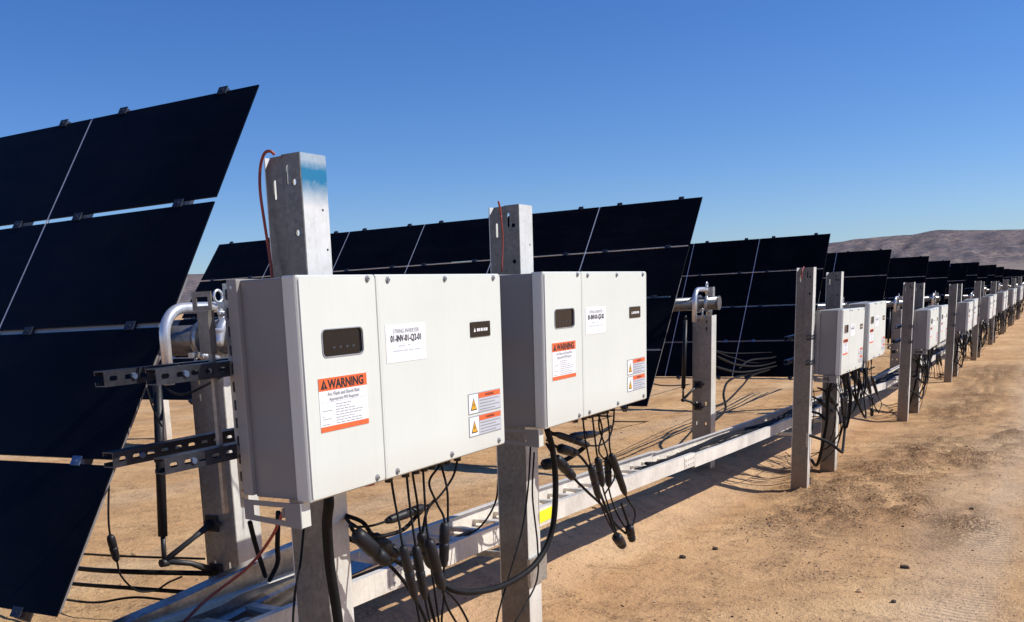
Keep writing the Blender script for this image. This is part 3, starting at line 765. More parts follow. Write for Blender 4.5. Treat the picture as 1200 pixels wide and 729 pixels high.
reg(cable([(4.325, 1.770, -1.020), (4.374, 1.765, -1.104), (4.417, 1.765, -1.156), (4.504, 1.765, -1.227)], .006, 'left of two black cable caps dangling lowest under the second inverter', [(2, 3, .026)]), 1, 'dangling black cap', True)
reg(cable([(4.474, 1.760, -1.007), (4.551, 1.760, -1.108), (4.573, 1.760, -1.139), (4.618, 1.760, -1.227)], .006, 'right of two black cable caps dangling lowest under the second inverter', [(2, 3, .022)]), 1, 'dangling black cap', True)
reg(cable([(3.814, 1.830, -0.560), (3.868, 1.830, -0.667), (3.907, 1.840, -0.843), (3.896, 1.860, -1.035), (3.760, 1.880, -1.147), (3.512, 1.900, -1.174), (3.261, 1.910, -1.135), (3.133, 1.940, -1.083), (3.146, 2.000, -1.038), (3.434, 2.200, -1.053)], .0135, 'thick black conduit looping in front of the second post'), 1, 'thick looping black conduit')
reg(cable([(3.917, 1.960, -0.642), (3.871, 1.955, -0.825), (3.803, 1.955, -1.003), (3.679, 1.955, -1.165), (3.568, 1.955, -1.305), (3.492, 1.960, -1.452), (3.528, 2.050, -1.633)], .004, 'left thin black lead crossing the front of the second post'), 1, 'thin black lead', True)
reg(cable([(3.939, 1.955, -0.683), (3.901, 1.950, -0.869), (3.919, 1.940, -1.106), (3.902, 1.940, -1.261), (3.752, 1.940, -1.357), (3.668, 1.950, -1.431), (3.668, 2.000, -1.675)], .004, 'right thin black lead crossing the front of the second post'), 1, 'thin black lead', True)
cable([(3.958, 2.150, -0.813), (4.009, 2.200, -0.946), (3.943, 2.250, -1.051), (3.847, 2.320, -1.092), (3.750, 2.400, -1.109)], .0045, 'thin black lead dropping behind the second post onto the tray', far=False)
cable([(2.883, 1.800, -1.004), (2.967, 1.800, -1.076), (3.040, 1.800, -1.172), (3.142, 1.820, -1.315)], .0045, 'thin black lead end below the conduit loop', far=False)
# extra big hanging loops of the farther stands come from these two
c_ = reg(cable([(3.16, 1.86, -.56), (3.22, 1.84, -.80), (3.20, 1.83, -1.10), (3.02, 1.85, -1.28), (2.70, 1.88, -1.33), (2.30, 1.92, -1.28), (2.05, 2.05, -1.15), (1.95, 2.25, -1.06)], .0135, 'thick black conduit looping low under the nearest inverter'), 0, 'thick looping black conduit'); c_['_faronly'] = 1
c_ = reg(cable([(2.15, 1.82, -.55), (2.18, 1.84, -.72), (2.32, 1.86, -.84), (2.62, 1.88, -.90), (2.95, 1.9, -.95), (3.3, 2.0, -1.05), (3.5, 2.25, -1.1)], .0045, 'thin black lead drooping below the nearest inverter'), 0, 'thin black lead'); c_['_faronly'] = 1
# clump of thick leads tucked behind the second post and the first
reg(cable([(4.204, 2.000, -0.637), (4.335, 1.960, -0.670), (4.595, 1.930, -0.688), (4.700, 1.900, -0.666)], .009, 'thick black lead lying level under the second inverter', [(1, 2, .02)]), 1, 'thick level black lead', True)
reg(cable([(4.217, 2.050, -0.791), (4.339, 2.000, -0.788), (4.452, 1.960, -0.753), (4.444, 1.920, -0.717)], .012, 'heavy black lead bunched behind the second post', [(0, 1, .028)]), 1, 'heavy bunched black lead', True)
reg(cable([(2.637, 2.050, -0.778), (2.713, 2.000, -0.827), (2.821, 1.970, -0.897), (2.925, 1.950, -0.953), (2.986, 1.930, -0.885)], .010, 'heavy black lead bunched behind the fat connectors', [(1, 2, .026)]), 0, 'heavy bunched black lead', True)
reg(cable([(2.865, 1.860, -1.006), (2.887, 1.860, -1.083), (2.936, 1.870, -1.173), (3.055, 1.900, -1.299)], .006, 'black lead end below the connectors of the nearest inverter'), 0, 'black lead end', True)
# red cables at the post heads
cable([(2.443, 2.060, 0.454), (2.432, 2.070, 0.464), (2.439, 2.100, 0.458), (2.452, 2.130, 0.420), (2.444, 2.130, 0.351), (2.442, 2.120, 0.256), (2.443, 2.110, 0.157), (2.437, 2.100, 0.066)], .0048, 'red and black cable arching over the head of the first post', mat='red', far=False, group=None)
cable([(3.675, 1.955, 0.376), (3.684, 1.955, 0.356), (3.697, 1.957, 0.324)], .0042, 'short red wire end clipped to the head of the second post', mat='red', far=False, group=None)
cable([(3.702, 1.960, 0.324), (3.730, 1.970, 0.232), (3.723, 1.975, 0.102)], .0035, 'faded red wire running down the side of the second post', mat='red', far=False, group=None)
cable([(9.310, 1.960, 0.134), (9.152, 1.940, 0.104), (9.174, 1.950, 0.040)], .006, 'red wire loop on the head of the third post', mat='red', far=False, group=None)
# red leads crossing low behind the first foot bracket
cable([(2.411, 2.100, -0.643), (2.450, 2.200, -0.755), (2.483, 2.350, -0.883), (2.436, 2.500, -0.996), (2.352, 2.550, -1.069)], .0055, 'red cable slanting down left behind the foot of the nearest inverter', mat='red', far=False, group=None)
cable([(2.407, 2.250, -0.697), (2.481, 2.300, -0.801), (2.625, 2.400, -0.956)], .009, 'dark cable dropping behind the foot bracket, left one', far=False, group=None)
cable([(2.494, 2.200, -0.676), (2.533, 2.250, -0.809), (2.583, 2.300, -0.887), (2.701, 2.450, -0.998)], .009, 'dark cable dropping behind the foot bracket, right one', far=False, group=None)
# cables of the nearest tracker
cable([(2.717, 3.300, -0.660), (2.694, 3.300, -0.800), (2.690, 3.300, -0.897), (2.710, 3.300, -1.015), (2.724, 3.300, -1.082), (2.797, 3.300, -1.166), (2.873, 3.270, -1.183), (2.886, 3.200, -1.144), (2.893, 3.120, -1.110)], .0045, 'thin black lead with one connector hanging below the nearest solar table', [(2, 3, .018)], far=False, group=None)
cable([(3.098, 3.150, -1.152), (2.929, 3.500, -1.138), (3.041, 4.000, -1.204), (3.133, 4.600, -1.241), (3.130, 5.200, -1.227)], .012, 'thick horizontal black conduit leaving the nearest tracker post to the left', far=False, group=None)
cable([(3.068, 3.200, -1.241), (3.003, 3.600, -1.246), (3.081, 4.100, -1.305), (3.204, 4.800, -1.380)], .010, 'lower horizontal black conduit behind the nearest tracker post', far=False, group=None)
cable([(3.405, 3.500, -1.196), (3.358, 4.000, -1.222), (3.459, 4.500, -1.282), (3.550, 5.200, -1.347)], .006, 'thin upper horizontal cable behind the nearest tracker post', far=False, group=None)
cable([(2.875, 3.200, -0.305), (2.882, 3.180, -0.394), (2.910, 3.170, -0.469)], .004, 'thin black lead beside the damper of the nearest tracker', far=False, group=None)
cable([(2.879, 4.000, -1.306), (3.039, 3.900, -1.365), (3.131, 3.700, -1.340), (3.147, 3.400, -1.333)], .006, 'thin cable lying on the soil behind the nearest tracker post', far=False, group=None)
cable([(2.970, 3.200, -0.225), (2.940, 3.150, -0.311), (2.884, 3.000, -0.329), (2.907, 2.900, -0.296), (2.810, 2.700, -0.246)], .005, 'thin black lead looping between tracker post and upper strut rails', far=False, group=None)
# cables behind the second tracker post
cable([(10.503, 3.100, -1.411), (11.332, 3.200, -1.373), (11.608, 3.300, -1.208), (12.605, 3.500, -1.150), (14.744, 3.800, -1.258), (16.849, 4.000, -1.382), (20.969, 4.300, -1.619)], .014, 'thick black cable bending up right of the second tracker post', far=False, group=None)
cable([(10.437, 3.100, -1.249), (11.397, 3.200, -1.283), (13.166, 3.500, -1.279), (14.841, 3.800, -1.291), (17.137, 4.000, -1.378), (20.974, 4.300, -1.654)], .012, 'black cable rising right of the second tracker post, inner one', far=False, group=None)
cable([(10.112, 3.000, -0.622), (12.016, 3.300, -0.783), (16.131, 3.900, -1.044), (20.564, 4.400, -1.320)], .006, 'thin grey cable spanning right from the second tracker post, upper', mat='rubber', far=False, group=None)
cable([(10.112, 3.000, -0.622), (12.093, 3.300, -0.849), (15.218, 3.800, -1.134), (20.575, 4.400, -1.421)], .006, 'thin grey cable spanning right from the second tracker post, lower', mat='rubber', far=False, group=None)
cable([(14.296, 6.000, -1.861), (17.555, 6.200, -2.338), (20.149, 6.300, -2.558), (26.367, 7.000, -3.186), (37.635, 8.000, -4.571)], .018, 'long black cable lying across the sand behind the tray', far=False, group=None)
cable([(17.805, 6.500, -1.677), (20.297, 6.800, -1.980), (27.709, 7.600, -2.552), (39.589, 8.600, -3.637)], .014, 'long black cable lying farther back across the sand', far=False, group=None)
cable([(12.990, 5.200, -1.769), (14.624, 5.300, -1.977), (17.443, 5.500, -2.277)], .010, 'black cable on the sand just left of the second tracker post', far=False, group=None)
for k, (a, b_, cc, d_) in enumerate((((10.464, 3.050, -0.715), (12.696, 3.400, -0.977), (15.732, 3.800, -1.199), (20.371, 4.200, -1.310)), ((10.407, 3.050, -0.817), (12.780, 3.400, -1.069), (16.002, 3.800, -1.260), (20.388, 4.200, -1.443)), ((12.620, 3.400, -1.013), (13.957, 3.600, -1.005), (16.691, 3.900, -1.150), (20.357, 4.200, -1.194)))):
    cable([a, b_, cc, d_], .012, 'black cable sagging right from the second tracker post below the third table', far=False, group='cables sagging beside the second tracker post')
# cables lying in the tray
for k in range(6):
    rr = random.Random(40 + k); ps = []; x = 6.7 + rr.uniform(-.3, .5)
    zz = lambda q: [a for a in (-1.18,)][0]
    while x < 30:
        ps.append((x, 2.31 + .037 * k + rr.uniform(-.015, .015), (-1.100 - (x - 4.65) * .041 if x < 8.8 else -1.270 - (x - 8.8) * .0318 if x < 11 else -1.34 - (x - 11) * .03 if x < 14 else -1.43 - (x - 14) * .0433 if x < 17 else -1.56 - (x - 17) * .00857) - .068 + rr.uniform(0, .05))); x += rr.uniform(.35, .7)
    cable(ps, rr.choice((.009, .012, .016)), 'black cable lying in the tray beyond the second inverter', far=False, group='cables lying in the tray', sub=4, nseg=6)
for k in range(3):
    rr = random.Random(60 + k); ps = []; x = -1.0
    while x < 7.5:
        ps.append((x, 2.36 + .06 * k + rr.uniform(-.02, .02), (-.98 - x * .0273 if x < 3 else -1.062 - (x - 3) * .023 if x < 4.65 else -1.1 - (x - 4.65) * .041) - .078 + rr.uniform(0, .01))); x += rr.uniform(.4, .8)
    cable(ps, .008, 'dusty thin cable lying in the tray beneath the two nearest inverters', mat='dusty', far=False, group='dusty cables in the near tray', sub=4, nseg=6)


# ------------------------------------------------------------------ cable tray
ZT = [(-2, -.93), (0, -.98), (3.0, -1.062), (4.65, -1.100), (8.8, -1.270), (11.0, -1.34), (14, -1.43), (17, -1.56), (24, -1.62), (40, -1.68), (62, -1.69)]
def zt(x):
    for (a, za), (b, zb) in zip(ZT, ZT[1:]):
        if x <= b: return za + (zb - za) * (x - a) / (b - a)
    return ZT[-1][1]
TY0, TY1 = 2.27, 2.60
def tray(x0, x1, dz, label, flange=True):
    r = thing('cable_tray', (x0, (TY0 + TY1) / 2, zt(x0) - .14), label, 'cable tray', 'lengths of cable tray between the posts')
    n = max(2, int((x1 - x0) / 1.0)); xs = [x0 + (x1 - x0) * k / n for k in range(n + 1)]
    def prof(ps, nm):
        m = MB(); k = len(ps); vs = []
        for x in xs:
            for (py, pz) in ps: vs.append((x, py, zt(x) + dz + pz))
        fs = [(i * k + j, i * k + (j + 1) % k, (i + 1) * k + (j + 1) % k, (i + 1) * k + j) for i in range(len(xs) - 1) for j in range(k)]
        fs.append(list(range(k))); fs.append([(len(xs) - 1) * k + j for j in range(k)][::-1])
        m.add(vs, fs); return m.build(nm, M['tray'], r, r)
    t = .003; Hh = .098
    f = prof([(TY0, 0), (TY0 + .032, 0), (TY0 + .032, -t), (TY0 + t, -t), (TY0 + t, -Hh + t), (TY0 + .03, -Hh + t), (TY0 + .03, -Hh), (TY0, -Hh)], 'side_rail')
    b = prof([(TY1, 0), (TY1, -Hh), (TY1 - .03, -Hh), (TY1 - .03, -Hh + t), (TY1 - t, -Hh + t), (TY1 - t, -t), (TY1 - .032, -t), (TY1 - .032, 0)], 'side_rail')
    m = MB(); vs = []
    for x in xs:
        for py in (TY0 + .004, TY1 - .075): vs.append((x, py, zt(x) + dz - Hh + .016))
    for x in xs:
        for py in (TY0 + .004, TY1 - .075): vs.append((x, py, zt(x) + dz - Hh + .0135))
    n_ = len(xs); o_ = 2 * n_
    fs = [(2 * i, 2 * i + 2, 2 * i + 3, 2 * i + 1) for i in range(n_ - 1)] + [(o_ + 2 * i, o_ + 2 * i + 1, o_ + 2 * i + 3, o_ + 2 * i + 2) for i in range(n_ - 1)]
    m.add(vs, fs); m.build('floor_sheet', M['tray'], r, r)
    x = x0 + .12
    far = x0 > 20
    while x < x1 - .05:
        m = MB(); z = zt(x) + dz
        m.box(x - .022, TY0 + .0045, z - Hh + .030, x + .022, TY1 - .0045, z - Hh + .040)
        m.box(x - .022, TY0 + .0045, z - Hh + .020, x - .019, TY1 - .0045, z - Hh + .0298)
        m.build('rung', M['tray'], r, r)
        x += .23 if not far else .6
    if not far:
        m = MB(); zc = zt(x1 - .13) + dz
        m.box(x1 - .24, TY0 - .0042, zc - .086, x1 - .02, TY0 - .0005, zc - .012)
        for k in range(4):
            for zz in (-.030, -.068):
                m.tube([(x1 - .21 + k * .053, TY0 - .010, zc + zz), (x1 - .21 + k * .053, TY0 - .004, zc + zz)], .0075, 6)
        m.build('splice_plate', M['tray'], r, r)
    return r
tray(0.3, 3.46, .0, 'pale metal cable tray length at the bottom left, partly under a lifted cover')
tray(3.465, 7.25, .002, 'pale metal cable tray length with a yellow label, below the second inverter')
tray(7.255, 12.6, -.012, 'pale cable tray length filled with dark cables, between second and third post pairs')
tray(12.605, 19.0, -.012, 'metal cable tray length passing the third pair of inverters')
tray(19.005, 62.0, -.012, 'long distant cable tray running to the far end of the row')
m = MB(); m.box(4.60, TY0 - .0042, zt(4.55) - .080, 4.83, TY0 - .0012, zt(4.55) - .018)
tag(m.build('yellow_label', M['yellow']), 'plain bright yellow label stuck on the cable tray right of the second post', 'label')
# lifted cover
r = thing('tray_cover', (2.0, 2.4, -1.0), 'bent dark shiny metal cover lying tilted on the nearest tray length', 'tray cover')
m = MB()
prf = [(2.44, -.048), (2.56, -.040), (2.585, -.020), (2.600, .100), (2.606, .106), (2.645, .108), (2.650, .098)]
xs = [1.45 + k * .19 for k in range(10)] + [3.34]; k = len(prf); vs = []
def cvz(x, pz): return -.959 - (3.03 - x) * .062 + (pz - .106) + .004 * math.sin(x * 7)
for i, x in enumerate(xs):
    q = 1.0 if x < 3.0 else .75
    for (py, pz) in prf: vs.append((x, py + .008 * math.sin(x * 3), cvz(x, pz)))
for i, x in enumerate(xs):
    for (py, pz) in prf: vs.append((x, py + .008 * math.sin(x * 3), cvz(x, pz) - .004))
n = len(xs); o = n * k
fs = [(i * k + j, (i + 1) * k + j, (i + 1) * k + j + 1, i * k + j + 1) for i in range(n - 1) for j in range(k - 1)]
fs += [(o + i * k + j, o + i * k + j + 1, o + (i + 1) * k + j + 1, o + (i + 1) * k + j) for i in range(n - 1) for j in range(k - 1)]
for i in range(n - 1):
    fs.append((i * k, (i + 1) * k, o + (i + 1) * k, o + i * k)); fs.append((i * k + k - 1, o + i * k + k - 1, o + (i + 1) * k + k - 1, (i + 1) * k + k - 1))
for j in range(k - 1):
    fs.append((j, j + 1, o + j + 1, o + j)); a = (n - 1) * k; fs.append((a + j, o + a + j, o + a + j + 1, a + j + 1))
m.add(vs, fs, 0, False); m.build('sheet', M['lid'], r, r)
# tray arms on the posts
def tray_arm(px, label):
    r = thing('tray_support', (px, 2.13, zt(px) - .20), label, 'bracket', 'arms that carry the cable tray')
    m = MB(); z = zt(px) - .102
    m.box(px + .128 + .003, 1.97, z - .030, px + .150, 2.64, z - .001)
    m.box(px - .012, 1.964, z - .11, px + .160, 1.9785, z + .02)
    m.build('cross_bar', M['galv'], r, r)
    return r
# ------------------------------------------------------------------ solar tables
def damper(root, x, y, z):
    pass
def solar_table(E, T, mh, wm, de, sl, ncol, label, clips=True, gap=.028):
    E = V(E)
    yv = V((math.sin(de) * math.cos(sl), math.cos(de) * math.cos(sl), math.sin(sl)))
    u = -V((math.cos(T) * math.cos(de), -math.cos(T) * math.sin(de), math.sin(T)))
    u = (u - yv * u.dot(yv)).normalized()
    n = yv.cross(u)
    if n.x > 0: n = -n
    mid = E + u * 2 * mh
    r = thing('solar_table', tuple(mid - n * .12), label, 'solar panel', 'tilted tracker tables of black modules')
    mods = []
    base = None
    for c in range(ncol):
        for j in range(4):
            a = E + u * (j * mh + (gap / 2 if j else 0)) + yv * (c * wm + (.006 if c else 0))
            hh = mh - gap / 2 - (gap / 2 if 0 < j < 3 else 0); 
            if j == 0: hh = mh - gap / 2
            if j == 3: hh = mh - gap / 2
            ww = wm - (.012 if c else .006)
            m = MB(); ce = a + u * hh / 2 + yv * ww / 2 - n * .004
            m.obox(ce, u * hh / 2, yv * ww / 2, n * .0036)
            m.build('solar_module', M['module'], r, r)
    # strips that close the seams between neighbouring columns
    for c in range(1, ncol):
        m = MB(); ce = E + u * 2 * mh + yv * (c * wm) - n * .0055
        m.obox(ce, u * (2 * mh - .01), yv * .0065, n * .004); m.build('seam_rail', M['seam'], r, r)
    m = MB(); m.obox(E + u * 2.8 * mh + yv * .004 - n * .014, u * (1.2 * mh - .02), yv * .003, n * .005); m.build('seam_rail', M['edge'], r, r)
    # support rails under each column, with module clips
    for c in range(ncol):
        for f in (.20, .80):
            m = MB(); ce = E + u * 2 * mh + yv * ((c + f) * wm) - n * .038
            m.obox(ce, u * (2 * mh + .03), yv * .022, n * .025)
            sr = m.build('support_rail', M['strut'], r, r)
            if clips:
                for j in range(5):
                    m = MB(); p = E + u * (j * mh + (-.008 if j == 0 else .008 if j == 4 else 0)) + yv * ((c + f) * wm) + n * .002
                    m.obox(p, u * .022, yv * .028, n * .003)
                    m.obox(p - n * .012, u * .012, yv * .026, n * .011)
                    m.obox(p + n * .005, u * .006, yv * .008, n * .002)
                    m.build('clip', M['clip_steel'] if (j == 3) else M['clip'], sr, r)
    # long bright purlin behind the middle joint, and the torque tube
    L = ncol * wm
    if not clips or E.x > 6:
        for j, mt in ((1, 'rail'), (3, 'edge')):
            m = MB(); m.obox(E + u * j * mh + yv * (L / 2) - n * .006, u * (.0045 if j == 1 else .009), yv * (L / 2 - .02), n * .004); m.build('purlin', M[mt], r, r)
    m = MB(); m.obox(E + u * 2 * mh + yv * (L / 2 + .02) - n * .022, u * .020, yv * (L / 2 - .05), n * .006); m.build('purlin', M['rail'], r, r)
    m = MB(); m.tube([mid - n * .135 - yv * .40, mid - n * .135 + yv * (L + .3)], .066, 20)
    m.tube([mid - n * .135 - yv * .407, mid - n * .135 - yv * .395], .070, 20)
    m.build('torque_tube', M['tube'], r, r)
    r['_t'] = list(mid - n * .135); r['_y'] = list(yv)
    return r
def tracker_post(tx, ty, tz, zb, label, rich=True):
    """driven post under a tracker, with a bent pipe hoop over the torque tube and a damper"""
    r = thing('tracker_post', (tx, ty, zb), label, 'post', 'driven posts that carry the tracker tables')
    x0, x1, y0, y1 = tx - .085, tx + .075, ty - .11, ty + .08
    zt_ = tz - .115; z0 = zb - .2; H = zt_ - z0
    m = MB(); t = .006
    hs = [slot(.05, H - .06, .014, .035), slot(.14, H - .06, .014, .035), slot(.05, H - .13, .014, .035), slot(.14, H - .13, .014, .035), slot(.05, H - .88, .016, .04), slot(.14, H - .88, .016, .04), slot(.05, H - 1.08, .016, .04), slot(.14, H - 1.08, .016, .04)]
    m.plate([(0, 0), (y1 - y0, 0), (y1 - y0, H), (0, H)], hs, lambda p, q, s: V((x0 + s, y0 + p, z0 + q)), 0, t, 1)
    m.box(x0 + t, y0 - .0003, z0, x1, y0 + t, z0 + H - .001); m.box(x0 + t, y1 - t, z0, x1, y1 + .0003, z0 + H - .002)
    m.box(x1 - .0004, y0 + .001, z0, x1 + t, y0 + .03, z0 + H - .003); m.box(x1 - .0004, y1 - .03, z0, x1 + t, y1 - .001, z0 + H - .003)
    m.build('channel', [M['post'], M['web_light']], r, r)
    # hoop
    m = MB(); pts = [(tx - .285, ty, tz - .17)]
    for k in range(9):
        a = PI - (PI * k / 8) * .5
        pts.append((tx - .285 + .115 + .115 * math.cos(a), ty, tz + .025 + .115 * math.sin(a)))
    pts += [(tx + .06, ty, tz + .140)]
    for k in range(1, 9):
        a = PI / 2 - (PI / 2) * k / 8
        pts.append((tx + .06 + .115 * math.cos(a), ty, tz + .025 + .115 * math.sin(a)))
    pts += [(tx + .175, ty, tz - .17)]
    m.tube(pts, .023, 14); m.build('pipe_hoop', M['pipe'], r, r)
    m = MB()
    m.box(tx - .12, ty - .05, tz - .150, tx + .12, ty + .05, tz - .116)
    m.tube([(tx, ty - .06, tz), (tx, ty - .03, tz)], .088, 18); m.tube([(tx, ty + .03, tz), (tx, ty + .06, tz)], .088, 18)
    m.box(tx - .02, ty - .10, tz + .066, tx + .05, ty - .055, tz + .16)
    for dx in (-.16, .14):
        m.tube([(tx + dx, ty - .04, tz - .16), (tx + dx, ty - .04, tz - .04)], .008, 6)
        m.box(tx + dx - .03, ty - .052, tz - .065, tx + dx + .03, ty - .028, tz - .045)
    m.build('bearing', M['galv'], r, r)
    if rich == 2:
        m = MB(); m.tube(spline([(tx - .10, ty - .12, tz - .02), (tx - .07, ty - .12, tz + .06), (tx + .0, ty - .12, tz + .095), (tx + .09, ty - .12, tz + .07), (tx + .13, ty - .12, tz + .0), (tx + .13, ty - .12, tz - .12)], 5), .02, 10); m.build('pipe_hoop', M['pipe'], r, r)
        for (dx, dz) in ((-.12, .05), (-.03, .115), (.06, .12), (-.15, -.06), (.10, -.08), (-.05, -.10)):
            m = MB(); m.tube([(tx + dx, ty - .065, tz + dz), (tx + dx, ty - .165, tz + dz - .01)], .009, 6)
            m.tube([(tx + dx, ty - .075, tz + dz), (tx + dx, ty - .09, tz + dz)], .017, 6); m.build('bolt', M['pipe'], r, r)
    m = MB(); ring = [(tx + .015 + .026 * math.cos(2 * PI * k / 12), ty - .03, tz + .185 + .026 * math.sin(2 * PI * k / 12)) for k in range(13)]
    m.tube(ring, .006, 6, caps=False); m.build('lifting_eye', M['pipe'], r, r)
    if rich:
        d0 = V((tx - .255, ty + .10, tz - .15)); d1 = V((tx - .31, ty + .10, tz - .82)); d2 = V((tx - .315, ty + .10, tz - .93))
        m = MB(); m.tube([d0, d1], .021, 12); m.tube([d0 + V((0, 0, .045)), d0], .012, 8)
        da = m.build('damper', M['conn'], r, r)
        m = MB(); m.tube([d1, d2], .011, 8); m.tube([d2 + V((-.02, 0, -.005)), d2 + V((.02, 0, -.01))], .018, 8)
        m.build('damper_rod', M['iron'], da, r)
        m = MB(); A = d2
        b1 = V((x0, ty + .02, tz - .80)); b2 = V((x0, ty + .02, tz - 1.03))
        m.tube([A, A.lerp(b1, .6), b1], [.014, .012, .020], 8); m.tube([A, A.lerp(b2, .5) + V((0, 0, .015)), b2], [.014, .012, .020], 8)
        m.box(x0 - .012, ty - .015, tz - 1.06, x0 - .001, ty + .055, tz - .99); m.box(x0 - .012, ty - .015, tz - .84, x0 - .001, ty + .055, tz - .77)
        for (yy, zz) in ((-.03, -.80), (.04, -.80), (-.03, -1.03), (.04, -1.03)):
            m.tube([(x0 - .03, ty + yy, tz + zz), (x0 - .013, ty + yy, tz + zz)], .012, 6)
        m.build('bracket', M['iron'], r, r)
    return r

TAB = [((3.867, 3.33, 1.046), .968, .6655, 1.149, -.030, -.0097, 6, 'nearest black solar table, cut off by the left edge of the photo'),
       ((10.85, 3.33, .940), .861, .667, 1.160, -.002, -.0039, 6, 'second black solar table, its corner rising above the second inverter'),
       ((17.74, 3.33, .768), 1.02, .650, 1.146, .045, -.0005, 6, 'third black solar table, its corner left of the open sky before the hills'),
       ((24.6, 3.33, .638), 1.0, .655, 1.15, .05, 0, 6, 'fourth black solar table, first one seen against the hills'),
       ((31.8, 3.33, .576), .98, .655, 1.15, .05, 0, 6, 'fifth black solar table, above the third pair of inverters'),
       ((37.9, 3.33, .511), .98, .655, 1.15, .05, 0, 6, 'sixth black solar table, between the fifth and the seventh'),
       ((44.9, 3.33, .36), .98, .655, 1.15, .05, 0, 6, 'seventh black solar table, lower than its neighbours'),
       ((50.9, 3.33, .545), .98, .655, 1.15, .05, 0, 6, 'eighth black solar table, small and slightly taller against the hills'),
       ((57.3, 3.33, .40), .98, .655, 1.15, .05, 0, 6, 'ninth black solar table down the row'),
       ((63.6, 3.33, .497), .98, .655, 1.15, .05, 0, 6, 'tenth black solar table down the row'),
       ((71.5, 3.33, .41), .98, .655, 1.15, .05, 0, 6, 'eleventh black solar table, tiny near the right of the panel row')]
tables = []
far_src = None
for i, (E, T, mh, wm, de, sl, nc, lb) in enumerate(TAB):
    if i <= 3:
        t = solar_table(E, T, mh, wm, de, sl, nc, lb, clips=(i < 3)); tables.append(t)
        if i == 3: far_src = t; index_kids()
    else:
        t = dup(far_src, V(E) - V(TAB[3][0]), lb); tables.append(t)
        q = V(far_src['_t']) + V(E) - V(TAB[3][0]); t['_t'] = list(q)
for k, nm in enumerate(['twelfth', 'thirteenth', 'fourteenth', 'fifteenth', 'sixteenth', 'seventeenth', 'eighteenth']):
    E = V((78.5 + 7 * k, 3.33, .30 - .015 * k)); t = dup(far_src, E - V(TAB[3][0]), nm + ' black solar table, far down the row')
    t['_t'] = list(V(far_src['_t']) + E - V(TAB[3][0])); tables.append(t)
# second table of the second tracker line, beyond the gap
E = V((10.85, 3.33, .94)) + V((0, 6 * 1.16 + .55, -.02))
solar_table(E, .861, .667, 1.16, 0, 0, 6, 'farther black table in the second tracker line, a sliver beside the nearest table', clips=False)
E = V((17.74, 3.33, .768)) + V((.35, 6 * 1.146 + .55, -.02))
solar_table(E, 1.02, .65, 1.146, .045, 0, 6, 'black solar table farther back in the third tracker line, behind the second', clips=False)

tp = []
src = None
PN = ['nearest', 'second', 'third', 'fourth', 'fifth', 'sixth', 'seventh', 'eighth', 'ninth', 'tenth', 'eleventh']
for i in range(11):
    tx, ty, tz = tables[i]['_t']
    if i == 0: ty = 3.135
    elif i == 1: ty = 3.08
    else: ty = 3.10
    lb = {0: 'galvanised tracker post with pipe hoop and black damper, left of the nearest inverter', 1: 'tracker post with bright pipe hoop, in open view between second and third inverters'}.get(i, PN[i] + ' tracker post from the camera, under the end of its solar table')
    if i == 0:
        p = tracker_post(tx, ty, tz, gx(tx) + .13, lb, 2); index_kids(); src = (p, (tx, ty, tz))
    elif i < 3:
        p = tracker_post(tx, ty, tz, gx(tx) + .13, lb)
        if i == 2: index_kids(); src = (p, (tx, ty, tz))
    else:
        p = dup(src[0], V((tx, ty, tz)) - V(src[1]), lb)
    tp.append(p)
# inner posts of the first three tracker lines
for i in range(3):
    tx, ty, tz = tables[i]['_t']
    for k, yy in enumerate((3.9, 7.6)):
        p = thing('tracker_post', (tx, 3.33 + yy, gx(tx)), ['nearest', 'second', 'third'][i] + f' tracker line, {["middle", "rear"][k]} post standing in the shade under the table', 'post', 'driven posts that carry the tracker tables')
        m = MB(); m.box(tx - .05, 3.33 + yy - .08, gx(tx) - .1, tx + .05, 3.33 + yy + .08, tz - .07); m.build('channel', M['post'], p, p)

